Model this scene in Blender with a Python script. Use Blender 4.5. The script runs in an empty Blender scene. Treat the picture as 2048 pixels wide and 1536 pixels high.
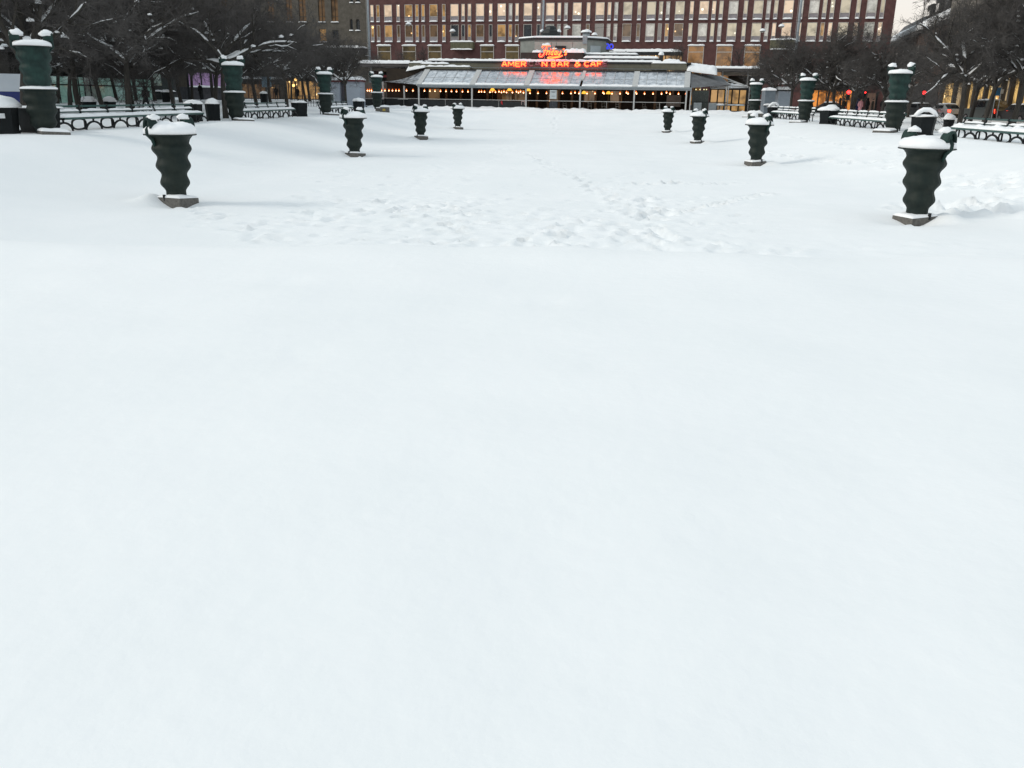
import bpy, math, random
import numpy as np
from mathutils import Vector, Matrix, Euler
from mathutils import noise as mnoise
R = math.radians
random.seed(7)
scene = bpy.context.scene
COL = scene.collection
EXPO = 0.09

# ------------------------------------------------------------------ camera
CAMZ = 1.53                                  # eye above the upper walk (z = 0)
PITCH, YAW, ROLL, FPX = 0.3201, 0.0618, 0.0146, 1727.25
cam_data = bpy.data.cameras.new("camera")
cam = bpy.data.objects.new("camera", cam_data)
COL.objects.link(cam)
CM = (Matrix.Rotation(YAW, 4, 'Z') @ Matrix.Rotation(math.pi / 2 - PITCH, 4, 'X') @ Matrix.Rotation(ROLL, 4, 'Z'))
CM.translation = Vector((0, 0, CAMZ))
cam.matrix_world = CM
cam_data.sensor_width = 36.0
cam_data.lens = 36.0 * FPX / 2048.0
cam_data.clip_start = 0.1
cam_data.clip_end = 3000
scene.camera = cam
R3 = CM.to_3x3()

def ray(px, py):
    return R3 @ Vector(((px - 1024) / FPX, (768 - py) / FPX, -1.0))
def at(px, py, y):
    """world point seen at photo pixel px,py standing y metres down the park"""
    d = ray(px, py)
    return Vector((0, 0, CAMZ)) + d * (y / d.y)
def on_z(px, py, z=0.0):
    d = ray(px, py)
    return Vector((0, 0, CAMZ)) + d * ((z - CAMZ) / d.z)

class Frame:
    """a facade: origin, u along it, v into it, z up"""
    def __init__(s, ox, oy, ang):
        s.o = Vector((ox, oy, 0)); s.a = ang
        s.u = Vector((math.cos(ang), math.sin(ang), 0)); s.v = Vector((-math.sin(ang), math.cos(ang), 0))
    def px(s, px, py, v=0.0):
        d = ray(px, py); c = Vector((0, 0, CAMZ))
        t = (s.o + s.v * v - c).dot(s.v) / d.dot(s.v)
        p = c + d * t - s.o
        return p.dot(s.u), p.z
    def w(s, u, v, z):
        return s.o + s.u * u + s.v * v + Vector((0, 0, z))

# ------------------------------------------------------------------ mesh builder
class MB:
    def __init__(s):
        s.v = []; s.f = []; s.m = []; s.mi = 0
    def add(s, verts, faces):
        b = len(s.v)
        s.v.extend([tuple(p) for p in verts])
        for f in faces:
            s.f.append(tuple(i + b for i in f)); s.m.append(s.mi)
    def box(s, c, d, rz=0.0, M=None):
        x, y, z = d[0] / 2, d[1] / 2, d[2] / 2
        vs = [(-x, -y, -z), (x, -y, -z), (x, y, -z), (-x, y, -z), (-x, -y, z), (x, -y, z), (x, y, z), (-x, y, z)]
        m = M if M is not None else Matrix.Rotation(rz, 3, 'Z')
        c = Vector(c)
        s.add([c + m @ Vector(p) for p in vs], [(0, 3, 2, 1), (4, 5, 6, 7), (0, 1, 5, 4), (1, 2, 6, 5), (2, 3, 7, 6), (3, 0, 4, 7)])
    def bb(s, x0, x1, y0, y1, z0, z1):
        s.box(((x0 + x1) / 2, (y0 + y1) / 2, (z0 + z1) / 2), (abs(x1 - x0), abs(y1 - y0), abs(z1 - z0)))
    def prism(s, poly, y0, y1, axis='y'):
        """poly in (a,b); extruded along axis. y: (x,z) poly; x: (y,z) poly; z: (x,y) poly"""
        n = len(poly)
        def mk(p, t):
            if axis == 'y': return (p[0], t, p[1])
            if axis == 'x': return (t, p[0], p[1])
            return (p[0], p[1], t)
        vs = [mk(p, y0) for p in poly] + [mk(p, y1) for p in poly]
        fs = [tuple(range(n)), tuple(range(2 * n - 1, n - 1, -1))]
        for i in range(n):
            j = (i + 1) % n
            fs.append((i, n + i, n + j, j))
        s.add(vs, fs)
    def tube(s, pts, rad, n=6, cap=True):
        pts = [Vector(p) for p in pts]
        if not hasattr(rad, '__len__'): rad = [rad] * len(pts)
        vs = []; fs = []
        prev = None
        for i, p in enumerate(pts):
            a = pts[max(i - 1, 0)]; b = pts[min(i + 1, len(pts) - 1)]
            t = (b - a)
            t = t.normalized() if t.length > 1e-9 else Vector((0, 0, 1))
            if prev is None:
                ref = Vector((0, 0, 1)) if abs(t.z) < 0.9 else Vector((1, 0, 0))
            else:
                ref = prev
            e1 = (ref - t * ref.dot(t)).normalized(); e2 = t.cross(e1); prev = e1
            for k in range(n):
                q = 2 * math.pi * k / n
                vs.append(p + e1 * (rad[i] * math.cos(q)) + e2 * (rad[i] * math.sin(q)))
        for i in range(len(pts) - 1):
            for k in range(n):
                l = (k + 1) % n
                fs.append((i * n + k, i * n + l, (i + 1) * n + l, (i + 1) * n + k))
        if cap:
            fs.append(tuple(range(n - 1, -1, -1)))
            e = (len(pts) - 1) * n
            fs.append(tuple(range(e, e + n)))
        s.add(vs, fs)
    def lathe(s, prof, n=24, c=(0, 0, 0), fr=None, cap0=True, cap1=True):
        """prof: list of (r, z) from bottom up; fr(angle, r, z) may return another r"""
        vs = []; fs = []
        for (r, z) in prof:
            for k in range(n):
                a = 2 * math.pi * k / n
                q = fr(a, r, z) if fr else r
                vs.append((c[0] + q * math.cos(a), c[1] + q * math.sin(a), c[2] + z))
        m = len(prof)
        for i in range(m - 1):
            for k in range(n):
                l = (k + 1) % n
                fs.append((i * n + k, i * n + l, (i + 1) * n + l, (i + 1) * n + k))
        if cap0: fs.append(tuple(range(n - 1, -1, -1)))
        if cap1: fs.append(tuple(range((m - 1) * n, m * n)))
        s.add(vs, fs)
    def ball(s, c, r, n=10, m=6, zmin=-1.0, noise=0.0, seed=0):
        if not hasattr(r, '__len__'): r = (r, r, r)
        vs = []; fs = []
        a0 = math.asin(max(-1, zmin))
        for i in range(m + 1):
            a = a0 + (math.pi / 2 - a0) * i / m
            for k in range(n):
                b = 2 * math.pi * k / n
                d = Vector((math.cos(a) * math.cos(b), math.cos(a) * math.sin(b), math.sin(a)))
                q = 1 + noise * mnoise.noise(d * 1.7 + Vector((seed * 3.1, seed, 0))) if noise else 1
                vs.append((c[0] + r[0] * q * d.x, c[1] + r[1] * q * d.y, c[2] + r[2] * q * d.z))
        for i in range(m):
            for k in range(n):
                l = (k + 1) % n
                fs.append((i * n + k, i * n + l, (i + 1) * n + l, (i + 1) * n + k))
        fs.append(tuple(range(n - 1, -1, -1)))
        fs.append(tuple(range(m * n, m * n + n)))
        s.add(vs, fs)
    def snow(s, p0, pu, pv, h, nu=12, nv=4, seed=0.0, rough=0.35, over=0.0, edge=4):
        """a lumpy snow layer on the quad p0, p0+pu, p0+pv (top surface rounded at the edges)"""
        p0, pu, pv = Vector(p0), Vector(pu), Vector(pv)
        N = Vector((0, 0, 1))
        vs = []; fs = []
        for j in range(nv + 1):
            for i in range(nu + 1):
                u = i / nu; v = j / nv
                # crowd samples to the edges
                uu = 0.5 - 0.5 * math.cos(math.pi * u) if nu < 14 else u
                vv = 0.5 - 0.5 * math.cos(math.pi * v)
                e = (1 - abs(2 * uu - 1) ** (edge * 2)) ** .5 * (1 - abs(2 * vv - 1) ** edge) ** .5
                p = p0 + pu * uu + pv * vv
                q = 1 + rough * mnoise.noise(Vector((p.x * 2.1, p.y * 2.1, p.z * 2 + seed))) + .5 * rough * mnoise.noise(Vector((p.x * 6, p.y * 6, p.z * 6 + seed)))
                vs.append(p + N * (h * max(.02, e * q)))
        w = nu + 1
        for j in range(nv):
            for i in range(nu):
                fs.append((j * w + i, j * w + i + 1, (j + 1) * w + i + 1, (j + 1) * w + i))
        b = len(vs)
        rim = [i for i in range(nu + 1)] + [j * w + nu for j in range(1, nv + 1)] + [nv * w + i for i in range(nu - 1, -1, -1)] + [j * w for j in range(nv - 1, 0, -1)]
        for k in rim:
            vs.append(Vector(vs[k]) - N * (0.02 * h + over))
        n = len(rim)
        for k in range(n):
            l = (k + 1) % n
            fs.append((rim[k], b + k, b + l, rim[l]))
        fs.append(tuple(b + k for k in range(n)))
        s.add(vs, fs)
    def build(s, name, mat, parent=None, smooth=False, bevel=0.0, loc=None):
        me = bpy.data.meshes.new(name)
        me.from_pydata(s.v, [], s.f)
        mats = mat if isinstance(mat, (list, tuple)) else [mat]
        for q in mats: me.materials.append(q)
        if len(mats) > 1:
            me.polygons.foreach_set('material_index', s.m)
        if smooth:
            me.polygons.foreach_set('use_smooth', [True] * len(me.polygons))
        me.update()
        o = bpy.data.objects.new(name, me)
        COL.objects.link(o)
        if parent is not None: o.parent = parent
        if loc is not None: o.location = loc
        if bevel > 0:
            b = o.modifiers.new('bevel', 'BEVEL'); b.width = bevel; b.segments = 2; b.limit_method = 'ANGLE'
        return o

def bent(mb, pts, r, n=6):
    """tube along a polyline, started anew at sharp corners"""
    run = [pts[0]]
    for i in range(1, len(pts)):
        run.append(pts[i])
        if i < len(pts) - 1:
            a = (Vector(pts[i]) - Vector(pts[i - 1])).normalized(); b = (Vector(pts[i + 1]) - Vector(pts[i])).normalized()
            if a.dot(b) < .6: mb.tube(run, r, n); run = [pts[i]]
    mb.tube(run, r, n)

def tag(o, label=None, cat=None, group=None, kind=None):
    if label: o['label'] = label
    if cat: o['category'] = cat
    if group: o['group'] = group
    if kind: o['kind'] = kind
    return o
def thing(name, loc, rz=0.0, label=None, cat=None, group=None):
    o = bpy.data.objects.new(name, None)
    o.empty_display_size = 0.3
    COL.objects.link(o)
    o.location = loc; o.rotation_euler = (0, 0, rz)
    return tag(o, label, cat, group)
def copy_tree(o, parent=None):
    c = o.copy(); COL.objects.link(c)
    if parent is not None: c.parent = parent
    for ch in [k for k in bpy.data.objects if k.parent == o]:
        copy_tree(ch, c)
    return c

# ------------------------------------------------------------------ materials
def mat(name, col, rough=0.6, col2=None, scale=3.0, detail=6, metal=0.0, bump=0.0, bscale=20.0, spec=0.4, stretch=None, lo=.35, hi=.65, coord='Object'):
    m = bpy.data.materials.new(name); m.use_nodes = True
    nt = m.node_tree; b = nt.nodes['Principled BSDF']
    b.inputs['Base Color'].default_value = (*col, 1)
    b.inputs['Roughness'].default_value = rough
    b.inputs['Metallic'].default_value = metal
    b.inputs['Specular IOR Level'].default_value = spec
    tc = nt.nodes.new('ShaderNodeTexCoord')
    src = tc.outputs[coord]
    if stretch:
        mp = nt.nodes.new('ShaderNodeMapping'); mp.inputs['Scale'].default_value = stretch
        nt.links.new(src, mp.inputs['Vector']); src = mp.outputs['Vector']
    if col2 is not None:
        n = nt.nodes.new('ShaderNodeTexNoise'); n.inputs['Scale'].default_value = scale; n.inputs['Detail'].default_value = detail
        n.inputs['Roughness'].default_value = .62
        nt.links.new(src, n.inputs['Vector'])
        cr = nt.nodes.new('ShaderNodeValToRGB')
        cr.color_ramp.elements[0].position = lo; cr.color_ramp.elements[0].color = (*col, 1)
        cr.color_ramp.elements[1].position = hi; cr.color_ramp.elements[1].color = (*col2, 1)
        nt.links.new(n.outputs['Fac'], cr.inputs['Fac'])
        nt.links.new(cr.outputs['Color'], b.inputs['Base Color'])
    if bump > 0:
        n2 = nt.nodes.new('ShaderNodeTexNoise'); n2.inputs['Scale'].default_value = bscale; n2.inputs['Detail'].default_value = 5
        nt.links.new(src, n2.inputs['Vector'])
        bp = nt.nodes.new('ShaderNodeBump'); bp.inputs['Strength'].default_value = 1.0; bp.inputs['Distance'].default_value = bump
        nt.links.new(n2.outputs['Fac'], bp.inputs['Height'])
        nt.links.new(bp.outputs['Normal'], b.inputs['Normal'])
    return m
def emit(name, col, strength, base=(.02, .02, .02)):
    m = bpy.data.materials.new(name); m.use_nodes = True
    b = m.node_tree.nodes['Principled BSDF']
    b.inputs['Base Color'].default_value = (*base, 1)
    b.inputs['Emission Color'].default_value = (*col, 1)
    b.inputs['Emission Strength'].default_value = strength
    b.inputs['Roughness'].default_value = .3
    return m

SNOW = mat('snow', (.835, .853, .858), .85, (.87, .88, .884), .35, 6, bump=.006, bscale=9, spec=.2)
SNOWC = mat('snow_cap', (.83, .84, .855), .85, (.88, .885, .89), 3, 6, bump=.006, bscale=14, spec=.2)
OLDSNOW = mat('thin_snow', (.62, .65, .70), .7, (.85, .86, .88), 5, 7, spec=.3)
BRONZE = mat('green_bronze', (.0085, .0165, .015), .62, (.019, .026, .021), 3.2, 10, metal=.0, bump=.007, bscale=14, spec=.22, stretch=(1, 1, .4))
PATINA = mat('patina_bronze', (.0085, .019, .0175), .62, (.020, .050, .043), 2.6, 10, metal=.0, bump=.010, bscale=9, spec=.22, stretch=(1, 1, .6))
GRANITE = mat('grey_granite', (.085, .080, .072), .8, (.15, .142, .128), 14, 8, bump=.003, bscale=60)
IRON = mat('black_iron', (.006, .008, .009), .55, (.012, .014, .016), 6, spec=.25)
BENCHGREEN = mat('green_painted_rail', (.022, .062, .056), .5, (.038, .09, .08), 5, spec=.35)
BINBLACK = mat('black_bin_steel', (.004, .006, .007), .6, (.008, .011, .012), 3, spec=.2)
BARK = mat('dark_bark', (.030, .027, .024), .9, (.062, .055, .047), 9, 8, bump=.01, bscale=30, stretch=(1, 1, .25))
TWIG = mat('dark_twigs', (.068, .063, .060), .9, (.108, .100, .095), 2.0, 3, spec=.15)
# ------------------------------------------------------------------ light
SUN_EL, SUN_AZ = R(31), R(258)            # from the left, a little behind the eye; compass-like, clockwise from +Y
world = bpy.data.worlds.new("World"); scene.world = world; world.use_nodes = True
nt = world.node_tree; nt.nodes.clear()
out = nt.nodes.new('ShaderNodeOutputWorld'); bg = nt.nodes.new('ShaderNodeBackground')
sky = nt.nodes.new('ShaderNodeTexSky'); sky.sky_type = 'NISHITA'; sky.sun_disc = False
sky.sun_elevation = SUN_EL; sky.sun_rotation = SUN_AZ
sky.air_density = 1.0; sky.dust_density = 3.0; sky.ozone_density = 1.0
# thin even overcast in front of the clear sky
mix = nt.nodes.new('ShaderNodeMixRGB'); mix.inputs['Fac'].default_value = .72
# the cloud deck is cool overhead and cream towards the horizon
tc = nt.nodes.new('ShaderNodeTexCoord'); sp = nt.nodes.new('ShaderNodeSeparateXYZ'); cr = nt.nodes.new('ShaderNodeValToRGB')
nt.links.new(tc.outputs['Generated'], sp.inputs['Vector']); nt.links.new(sp.outputs['Z'], cr.inputs['Fac'])
e = cr.color_ramp.elements
e[0].position = .0; e[0].color = (1.12, 1.0, .90, 1)
e[1].position = .40; e[1].color = (.88, .985, 1.02, 1)
e2 = e.new(.14); e2.color = (1.16, 1.09, 1.01, 1)
vm = nt.nodes.new('ShaderNodeVectorMath'); vm.operation = 'SCALE'; vm.inputs['Scale'].default_value = 7.6
nt.links.new(cr.outputs['Color'], vm.inputs[0]); nt.links.new(vm.outputs['Vector'], mix.inputs['Color2'])
nt.links.new(sky.outputs['Color'], mix.inputs['Color1'])
nt.links.new(mix.outputs['Color'], bg.inputs['Color'])
bg.inputs['Strength'].default_value = .125
nt.links.new(bg.outputs['Background'], out.inputs['Surface'])
sd = bpy.data.lights.new('sun', 'SUN'); sd.energy = 1.15; sd.angle = R(16); sd.color = (1, .96, .88)
so = bpy.data.objects.new('sun', sd); COL.objects.link(so)
dirv = Vector((math.sin(SUN_AZ) * math.cos(SUN_EL), math.cos(SUN_AZ) * math.cos(SUN_EL), math.sin(SUN_EL)))
so.rotation_euler = dirv.to_track_quat('Z', 'Y').to_euler()
scene.view_settings.view_transform = 'Standard'
scene.view_settings.look = 'None'
scene.view_settings.exposure = EXPO
scene.view_settings.gamma = 1

# ------------------------------------------------------------------ snow field
def vnoise(x, y, seed):
    xi = np.floor(x).astype(np.int64); yi = np.floor(y).astype(np.int64)
    fx = x - xi; fy = y - yi
    fx = fx * fx * fx * (fx * (fx * 6 - 15) + 10); fy = fy * fy * fy * (fy * (fy * 6 - 15) + 10)
    def h(a, b):
        n = (a * 374761393 + b * 668265263 + seed * 974634777) & 0xffffffff
        n = ((n ^ (n >> 13)) * 1274126177) & 0xffffffff
        n = n ^ (n >> 16)
        return (n & 0xffff) / 32767.5 - 1.0
    a = h(xi, yi); b = h(xi + 1, yi); c = h(xi, yi + 1); d = h(xi + 1, yi + 1)
    return (a * (1 - fx) + b * fx) * (1 - fy) + (c * (1 - fx) + d * fx) * fy
def fbm(x, y, seed, o=4):
    r = 0; a = 1.0
    for k in range(o):
        r = r + a * vnoise(x * 2 ** k, y * 2 ** k, seed + k); a *= .5
    return r
def sstep(a, b, x):
    t = np.clip((x - a) / (b - a), 0, 1)
    return t * t * (3 - 2 * t)
POOL = -1.30
def ground(x, y):
    """height of the snow: an upper walk round a sunken oblong field"""
    x = np.asarray(x, float); y = np.asarray(y, float)
    ax = np.abs(x + .9)
    dep = (1 - sstep(9.5, 18.6, ax)) * sstep(8.9, 12.3, y - .045 * x - .2 * vnoise(x * .45, x * 0 + .5, 63) - .12 * vnoise(x * 1.7, x * 0 + .5, 64)) * (1 - sstep(86, 103, y))
    lip = .2 * vnoise(x * .45, x * 0 + .5, 63) + .12 * vnoise(x * 1.7, x * 0 + .5, 64)
    edge = (.045 + .03 * vnoise(x * .8, x * 0, 65)) * np.exp(-((y - .045 * x - 8.5 - lip) / .55) ** 2)
    z = POOL * dep + .05 * fbm(x * .12, y * .12, 3, 3) + .020 * fbm(x * .55, y * .3, 9, 3)
    z = z + .035 * np.exp(-((ax - 9.6) / 2.2) ** 2) * dep * 2
    z = z + .22 * sstep(22, 30, ax) * sstep(20, 40, y) + .55 * sstep(25, 38, -x) * sstep(66, 92, y)
    return z + edge * (ax < 14)
def gz(x, y): return float(ground(x, y))

def axis_lines(segs):
    out = []
    for a, b, st in segs:
        n = max(1, int(round((b - a) / st)))
        out += [a + (b - a) * i / n for i in range(n)]
    out.append(segs[-1][1])
    return np.array(out)
xs = axis_lines([(-900, -200, 70), (-200, -70, 13), (-70, -30, 2), (-30, -13, .5), (-13, 14, .13), (14, 30, .4), (30, 70, 2), (70, 200, 13), (200, 900, 70)])
ys = axis_lines([(-200, -20, 18), (-20, 1, 2), (1, 8.4, .16), (8.4, 12.6, .12), (12.6, 30, .13), (30, 50, .18), (50, 110, .6), (110, 200, 4), (200, 1500, 65)])
X, Y = np.meshgrid(xs, ys)
Z = ground(X, Y)
rng = np.random.default_rng(5)
pits = []
def trail(p, q, z, n, jit=.12, r=.14, d=.095):
    a = on_z(*p, z); b = on_z(*q, z)
    for i in range(n):
        t = i / (n - 1)
        m = a.lerp(b, t); s = (-1) ** i * .13
        pits.append((m.x + s + rng.normal(0, jit), m.y + rng.normal(0, jit), r * rng.uniform(.8, 1.2), d * rng.uniform(.7, 1.3)))
ZP = -1.3
trail((1290, 437), (1380, 420), ZP, 9); trail((1380, 420), (1535, 388), ZP, 22, .07)
trail((1060, 310), (1200, 380), ZP, 40); trail((1200, 380), (1290, 440), ZP, 26)
trail((1090, 232), (1120, 268), ZP, 30, .2, .2, .12)
trail((880, 490), (1340, 492), ZP, 26, .4, .17, .06); trail((560, 470), (860, 350), ZP, 34, .4, .16, .06)
trail((480, 455), (1000, 400), ZP, 44, .45, .16, .06); trail((700, 400), (1250, 460), ZP, 44, .5, .16, .06)
trail((1240, 370), (1480, 366), ZP, 22, .25); trail((1290, 400), (1330, 490), ZP, 16, .2, .2, .11)
trail((385, 418), (450, 440), ZP, 10, .12, .13, .08); trail((870, 420), (920, 492), ZP, 14, .3)
trail((1290, 486), (1560, 510), ZP, 20, .3, .17, .06); trail((560, 480), (420, 440), ZP, 14, .3, .14, .05); trail((900, 320), (760, 420), ZP, 30, .3, .15, .05)
trail((700, 330), (560, 450), ZP, 34, .3, .15, .05); trail((1020, 290), (880, 400), ZP, 34, .25, .15, .05)
trail((1520, 300), (1830, 350), -1.0, 30, .25, .2, .1); trail((1840, 380), (2100, 400), -.7, 30, .5, .25, .12)
trail((1880, 330), (2080, 360), -.4, 26, .5, .22, .1); trail((1560, 270), (1900, 330), -.6, 40, .2, .2, .09)
for c in range(100):          # trampled patches
    t = on_z(rng.uniform(560, 1460), rng.choice([rng.uniform(330, 495), rng.uniform(400, 495)]), ZP)
    for k in range(rng.integers(3, 9)):
        pits.append((t.x + rng.normal(0, .7), t.y + rng.normal(0, 1.1), rng.uniform(.08, .17), rng.uniform(.03, .075)))
for (px, py, r, d, rise) in []: pass
for (cx, cy, r, d) in pits:
    i0, i1 = np.searchsorted(xs, [cx - r * 3, cx + r * 3]); j0, j1 = np.searchsorted(ys, [cy - r * 3.4, cy + r * 3.4])
    if i1 <= i0 or j1 <= j0: continue
    gx = X[j0:j1, i0:i1] - cx; gy = (Y[j0:j1, i0:i1] - cy) / 1.25
    q = np.sqrt(gx * gx + gy * gy) / r
    Z[j0:j1, i0:i1] += d * (-np.exp(-(q ** 4) * .9) + .42 * np.exp(-((q - 1.45) / .4) ** 2))
# churned band: small crumbs of snow
tr = .6 * np.exp(-((Y - 21) / 9) ** 2) * np.exp(-((X - .5) / 7.5) ** 2) + .8 * np.exp(-((Y - 17.6) / 1.0) ** 2) * sstep(-2, 1, X) * (1 - sstep(9, 12, X))
tr = tr + .6 * sstep(11, 15, X) * sstep(17, 20, Y) * (1 - sstep(26, 60, Y))
Z += tr * (.030 * np.abs(fbm(X * 1.9, Y * 1.3, 31, 4)) + .012 * vnoise(X * 5.5, Y * 4, 41))
# wind ripples on the near plateau
near = (1 - sstep(8, 9, Y)) * sstep(-6, 1, Y)
Z += near * (.010 * fbm(X * .9, Y * 1.7, 51, 4) + .006 * (1 - np.abs(vnoise(X * 1.1 + .4 * vnoise(Y * .7, X * .5, 3), Y * 3.2 + X * .6, 77))))
for q in range(9):           # a few crumbs and dimples on the plateau
    cx, cy = rng.uniform(-3, 3), rng.uniform(3, 8.2); r = rng.uniform(.03, .06)
    q2 = ((X - cx) ** 2 + ((Y - cy) * .8) ** 2) / r ** 2
    Z -= np.where(q2 < 20, .025 * np.exp(-q2 * .15) * (.5 + rng.random()), 0)
# wind scoops at the inner corner of every urn plinth
for i in range(4):
    for ux, uy, sx_ in ((-10.39, 22.69, 1), (8.61, 22.28, -1)):
        cx, cy = ux + sx_ * .22, uy + 19.77 * i - .5
        Z -= .15 * np.exp(-(((X - cx) / .62) ** 2 + ((Y - cy) / .55) ** 2))
        Z += .20 * np.exp(-(((X - ux + sx_ * .62) / .36) ** 2 + ((Y - uy - 19.77 * i + .25) / .55) ** 2)) * (1 + .3 * vnoise(X * 4, Y * 4, 88))
        Z += .10 * np.exp(-(((X - ux - sx_ * .35) / .16) ** 2 + ((Y - uy - 19.77 * i + .62) / .16) ** 2)) * (1 + .6 * vnoise(X * 7, Y * 7, 89))
nx, ny = len(xs), len(ys)
me = bpy.data.meshes.new('snow_ground')
me.vertices.add(nx * ny)
me.vertices.foreach_set('co', np.stack([X, Y, Z], -1).reshape(-1).astype(np.float32))
idx = np.arange(nx * ny).reshape(ny, nx)
quads = np.stack([idx[:-1, :-1], idx[:-1, 1:], idx[1:, 1:], idx[1:, :-1]], -1).reshape(-1)
nq = (nx - 1) * (ny - 1)
me.loops.add(nq * 4); me.loops.foreach_set('vertex_index', quads.astype(np.int32))
me.polygons.add(nq); me.polygons.foreach_set('loop_start', (np.arange(nq) * 4).astype(np.int32))
me.polygons.foreach_set('use_smooth', np.ones(nq, dtype=bool))
me.update(); me.validate()
me.materials.append(SNOW)
go = bpy.data.objects.new('snow_ground', me); COL.objects.link(go)
tag(go, kind='structure')
# ------------------------------------------------------------------ bronze urns
def smooth_profile(keys, n=56):
    """cosine-eased profile through (z, r) keys"""
    out = []
    for (z0, r0), (z1, r1) in zip(keys, keys[1:]):
        m = max(3, int(n * (z1 - z0) / (keys[-1][0] - keys[0][0])))
        for i in range(m):
            t = i / m
            out.append((r0 + (r1 - r0) * (.5 - .5 * math.cos(math.pi * t)), z0 + (z1 - z0) * t))
    out.append((keys[-1][1], keys[-1][0]))
    return out
def ridge(angs, amp=.05, w=.10):
    def fr(a, r, z):
        q = 0
        for b in angs:
            d = (a - b + math.pi) % (2 * math.pi) - math.pi
            q += amp * max(0, 1 - abs(d) / w) - .02 * math.exp(-((abs(d) - .2) / .08) ** 2)
        return r * (1 + q)
    return fr
LOW = [(0, .255), (.14, .25), (.365, .372), (.575, .318), (.80, .437), (1.01, .377), (1.24, .497), (1.41, .435)]
def urn_body(mb, keys, flare_r, H, angs, c=(0, 0, 0), n=60):
    prof = smooth_profile(keys)
    z1, r1 = keys[-1]
    for i in range(1, 9):
        a = math.pi / 2 * i / 8
        prof.append((r1 + (flare_r - .012 - r1) * (1 - math.cos(a)), z1 + (H - .02 - z1) * math.sin(a)))
    mb.lathe(prof, n, c, ridge(angs), True, True)
def rim_mb(R0, H, c=(0, 0, 0)):
    m = MB()
    m.lathe([(R0 - .03, H - .028), (R0 - .004, H - .022), (R0, H - .006), (R0 - .006, H + .006), (R0 - .05, H + .008)], 48, c)
    return m
def cap_mb(R0, H, h, seed, n=48, c=(0, 0, 0), full=2.6):
    """snow dome filling the bowl"""
    m = MB()
    prof = []
    for i in range(13):
        t = i / 12
        r = R0 * (1 - t) ** .62 if i < 12 else 0.012
        prof.append((max(r, .012), 0))
    rr = [R0 - .015, R0 - .008, R0 - .025, R0 - .065, R0 * .82, R0 * .68, R0 * .52, R0 * .36, R0 * .2, R0 * .08, .01]
    zz = [0.004, .38, .52, .64, .77, .87, .94, .98, 1.0, 1.0, 1.0]
    vs = []; fs = []
    for r, z in zip(rr, zz):
        for k in range(n):
            a = 2 * math.pi * k / n
            q = 1 + .20 * mnoise.noise(Vector((math.cos(a) * r * 2.2, math.sin(a) * r * 2.2, seed))) + .13 * mnoise.noise(Vector((math.cos(a) * r * 7, math.sin(a) * r * 7, seed + 9)))
            if z > .1: r_ = r * (1 + .045 * mnoise.noise(Vector((math.cos(a) * 2.5, math.sin(a) * 2.5, seed + z))) - .02)
            else: r_ = r
            vs.append((c[0] + r_ * math.cos(a), c[1] + r_ * math.sin(a), c[2] + H + h * z * (q if z > .1 else 1)))
    for i in range(len(rr) - 1):
        for k in range(n):
            l = (k + 1) % n
            fs.append((i * n + k, i * n + l, (i + 1) * n + l, (i + 1) * n + k))
    fs.append(tuple(range(n - 1, -1, -1))); fs.append(tuple(range((len(rr) - 1) * n, len(rr) * n)))
    m.add(vs, fs)
    return m
def handle_mb(R0, H, a, s=1.0, c=(0, 0, 0)):
    """crest handle: a neck climbing over the rim that ends in an open hood facing outwards"""
    m = MB()
    d = Vector((math.cos(a), math.sin(a), 0)); Zv = Vector((0, 0, 1)); t = Vector((-d.y, d.x, 0)); C = Vector(c)
    m.tube([C + d * (R0 * .70) + Zv * (H - .30), C + d * (R0 * .78) + Zv * (H - .12), C + d * (R0 * .96) + Zv * (H + .01), C + d * (R0 * .95) + Zv * (H + .10 * s), C + d * (R0 * .76) + Zv * (H + .24 * s)],
           [.035, .05, .06, .065, .075], 8)
    # hood: a bent bell, open towards the outside and below
    vs = []; fs = []; nu, nv = 12, 8
    for sh in (1.0, .80):
        for j in range(nv + 1):
            for i in range(nu + 1):
                b = math.pi * i / nu                      # across
                e = (math.pi / 2) * j / nv                # front to back
                w = .165 * s * sh * (.55 + .45 * math.sin(min(1, (1 - j / nv) * 1.3 + .15) * math.pi / 2))
                x = math.cos(b) * w
                z = math.sin(b) * .27 * s * sh * math.cos(e * .75) ** .6
                f = .17 * s - .27 * s * math.sin(e)
                vs.append(C + d * (R0 * .72 + f) + t * x + Zv * (H + .17 * s + z - .02 * s * (1 - j / nv)))
    w_ = nu + 1; off = w_ * (nv + 1)
    for k in (0, 1):
        for j in range(nv):
            for i in range(nu):
                q = (k * off + j * w_ + i, k * off + j * w_ + i + 1, k * off + (j + 1) * w_ + i + 1, k * off + (j + 1) * w_ + i)
                fs.append(q if k == 0 else q[::-1])
    for i in range(nu):
        fs.append((i, off + i, off + i + 1, i + 1)); k = nv * w_
        fs.append((k + i, k + i + 1, off + k + i + 1, off + k + i))
    for j in range(nv):
        fs.append((j * w_, (j + 1) * w_, off + (j + 1) * w_, off + j * w_)); k = nu
        fs.append((j * w_ + k, off + j * w_ + k, off + (j + 1) * w_ + k, (j + 1) * w_ + k))
    m.add(vs, fs)
    m.ball(C + d * (R0 * .78) + Zv * (H + .25 * s), (.10 * s, .10 * s, .12 * s), 10, 6)
    return m
def hood_snow_mb(R0, H, a, s=1.0, c=(0, 0, 0), seed=0):
    m = MB()
    d = Vector((math.cos(a), math.sin(a), 0)); C = Vector(c)
    m.ball(C + d * (R0 * .70) + Vector((0, 0, H + .35 * s)), (.18 * s, .18 * s, .135 * s), 16, 9, -.35, .4, seed)
    return m
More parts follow.
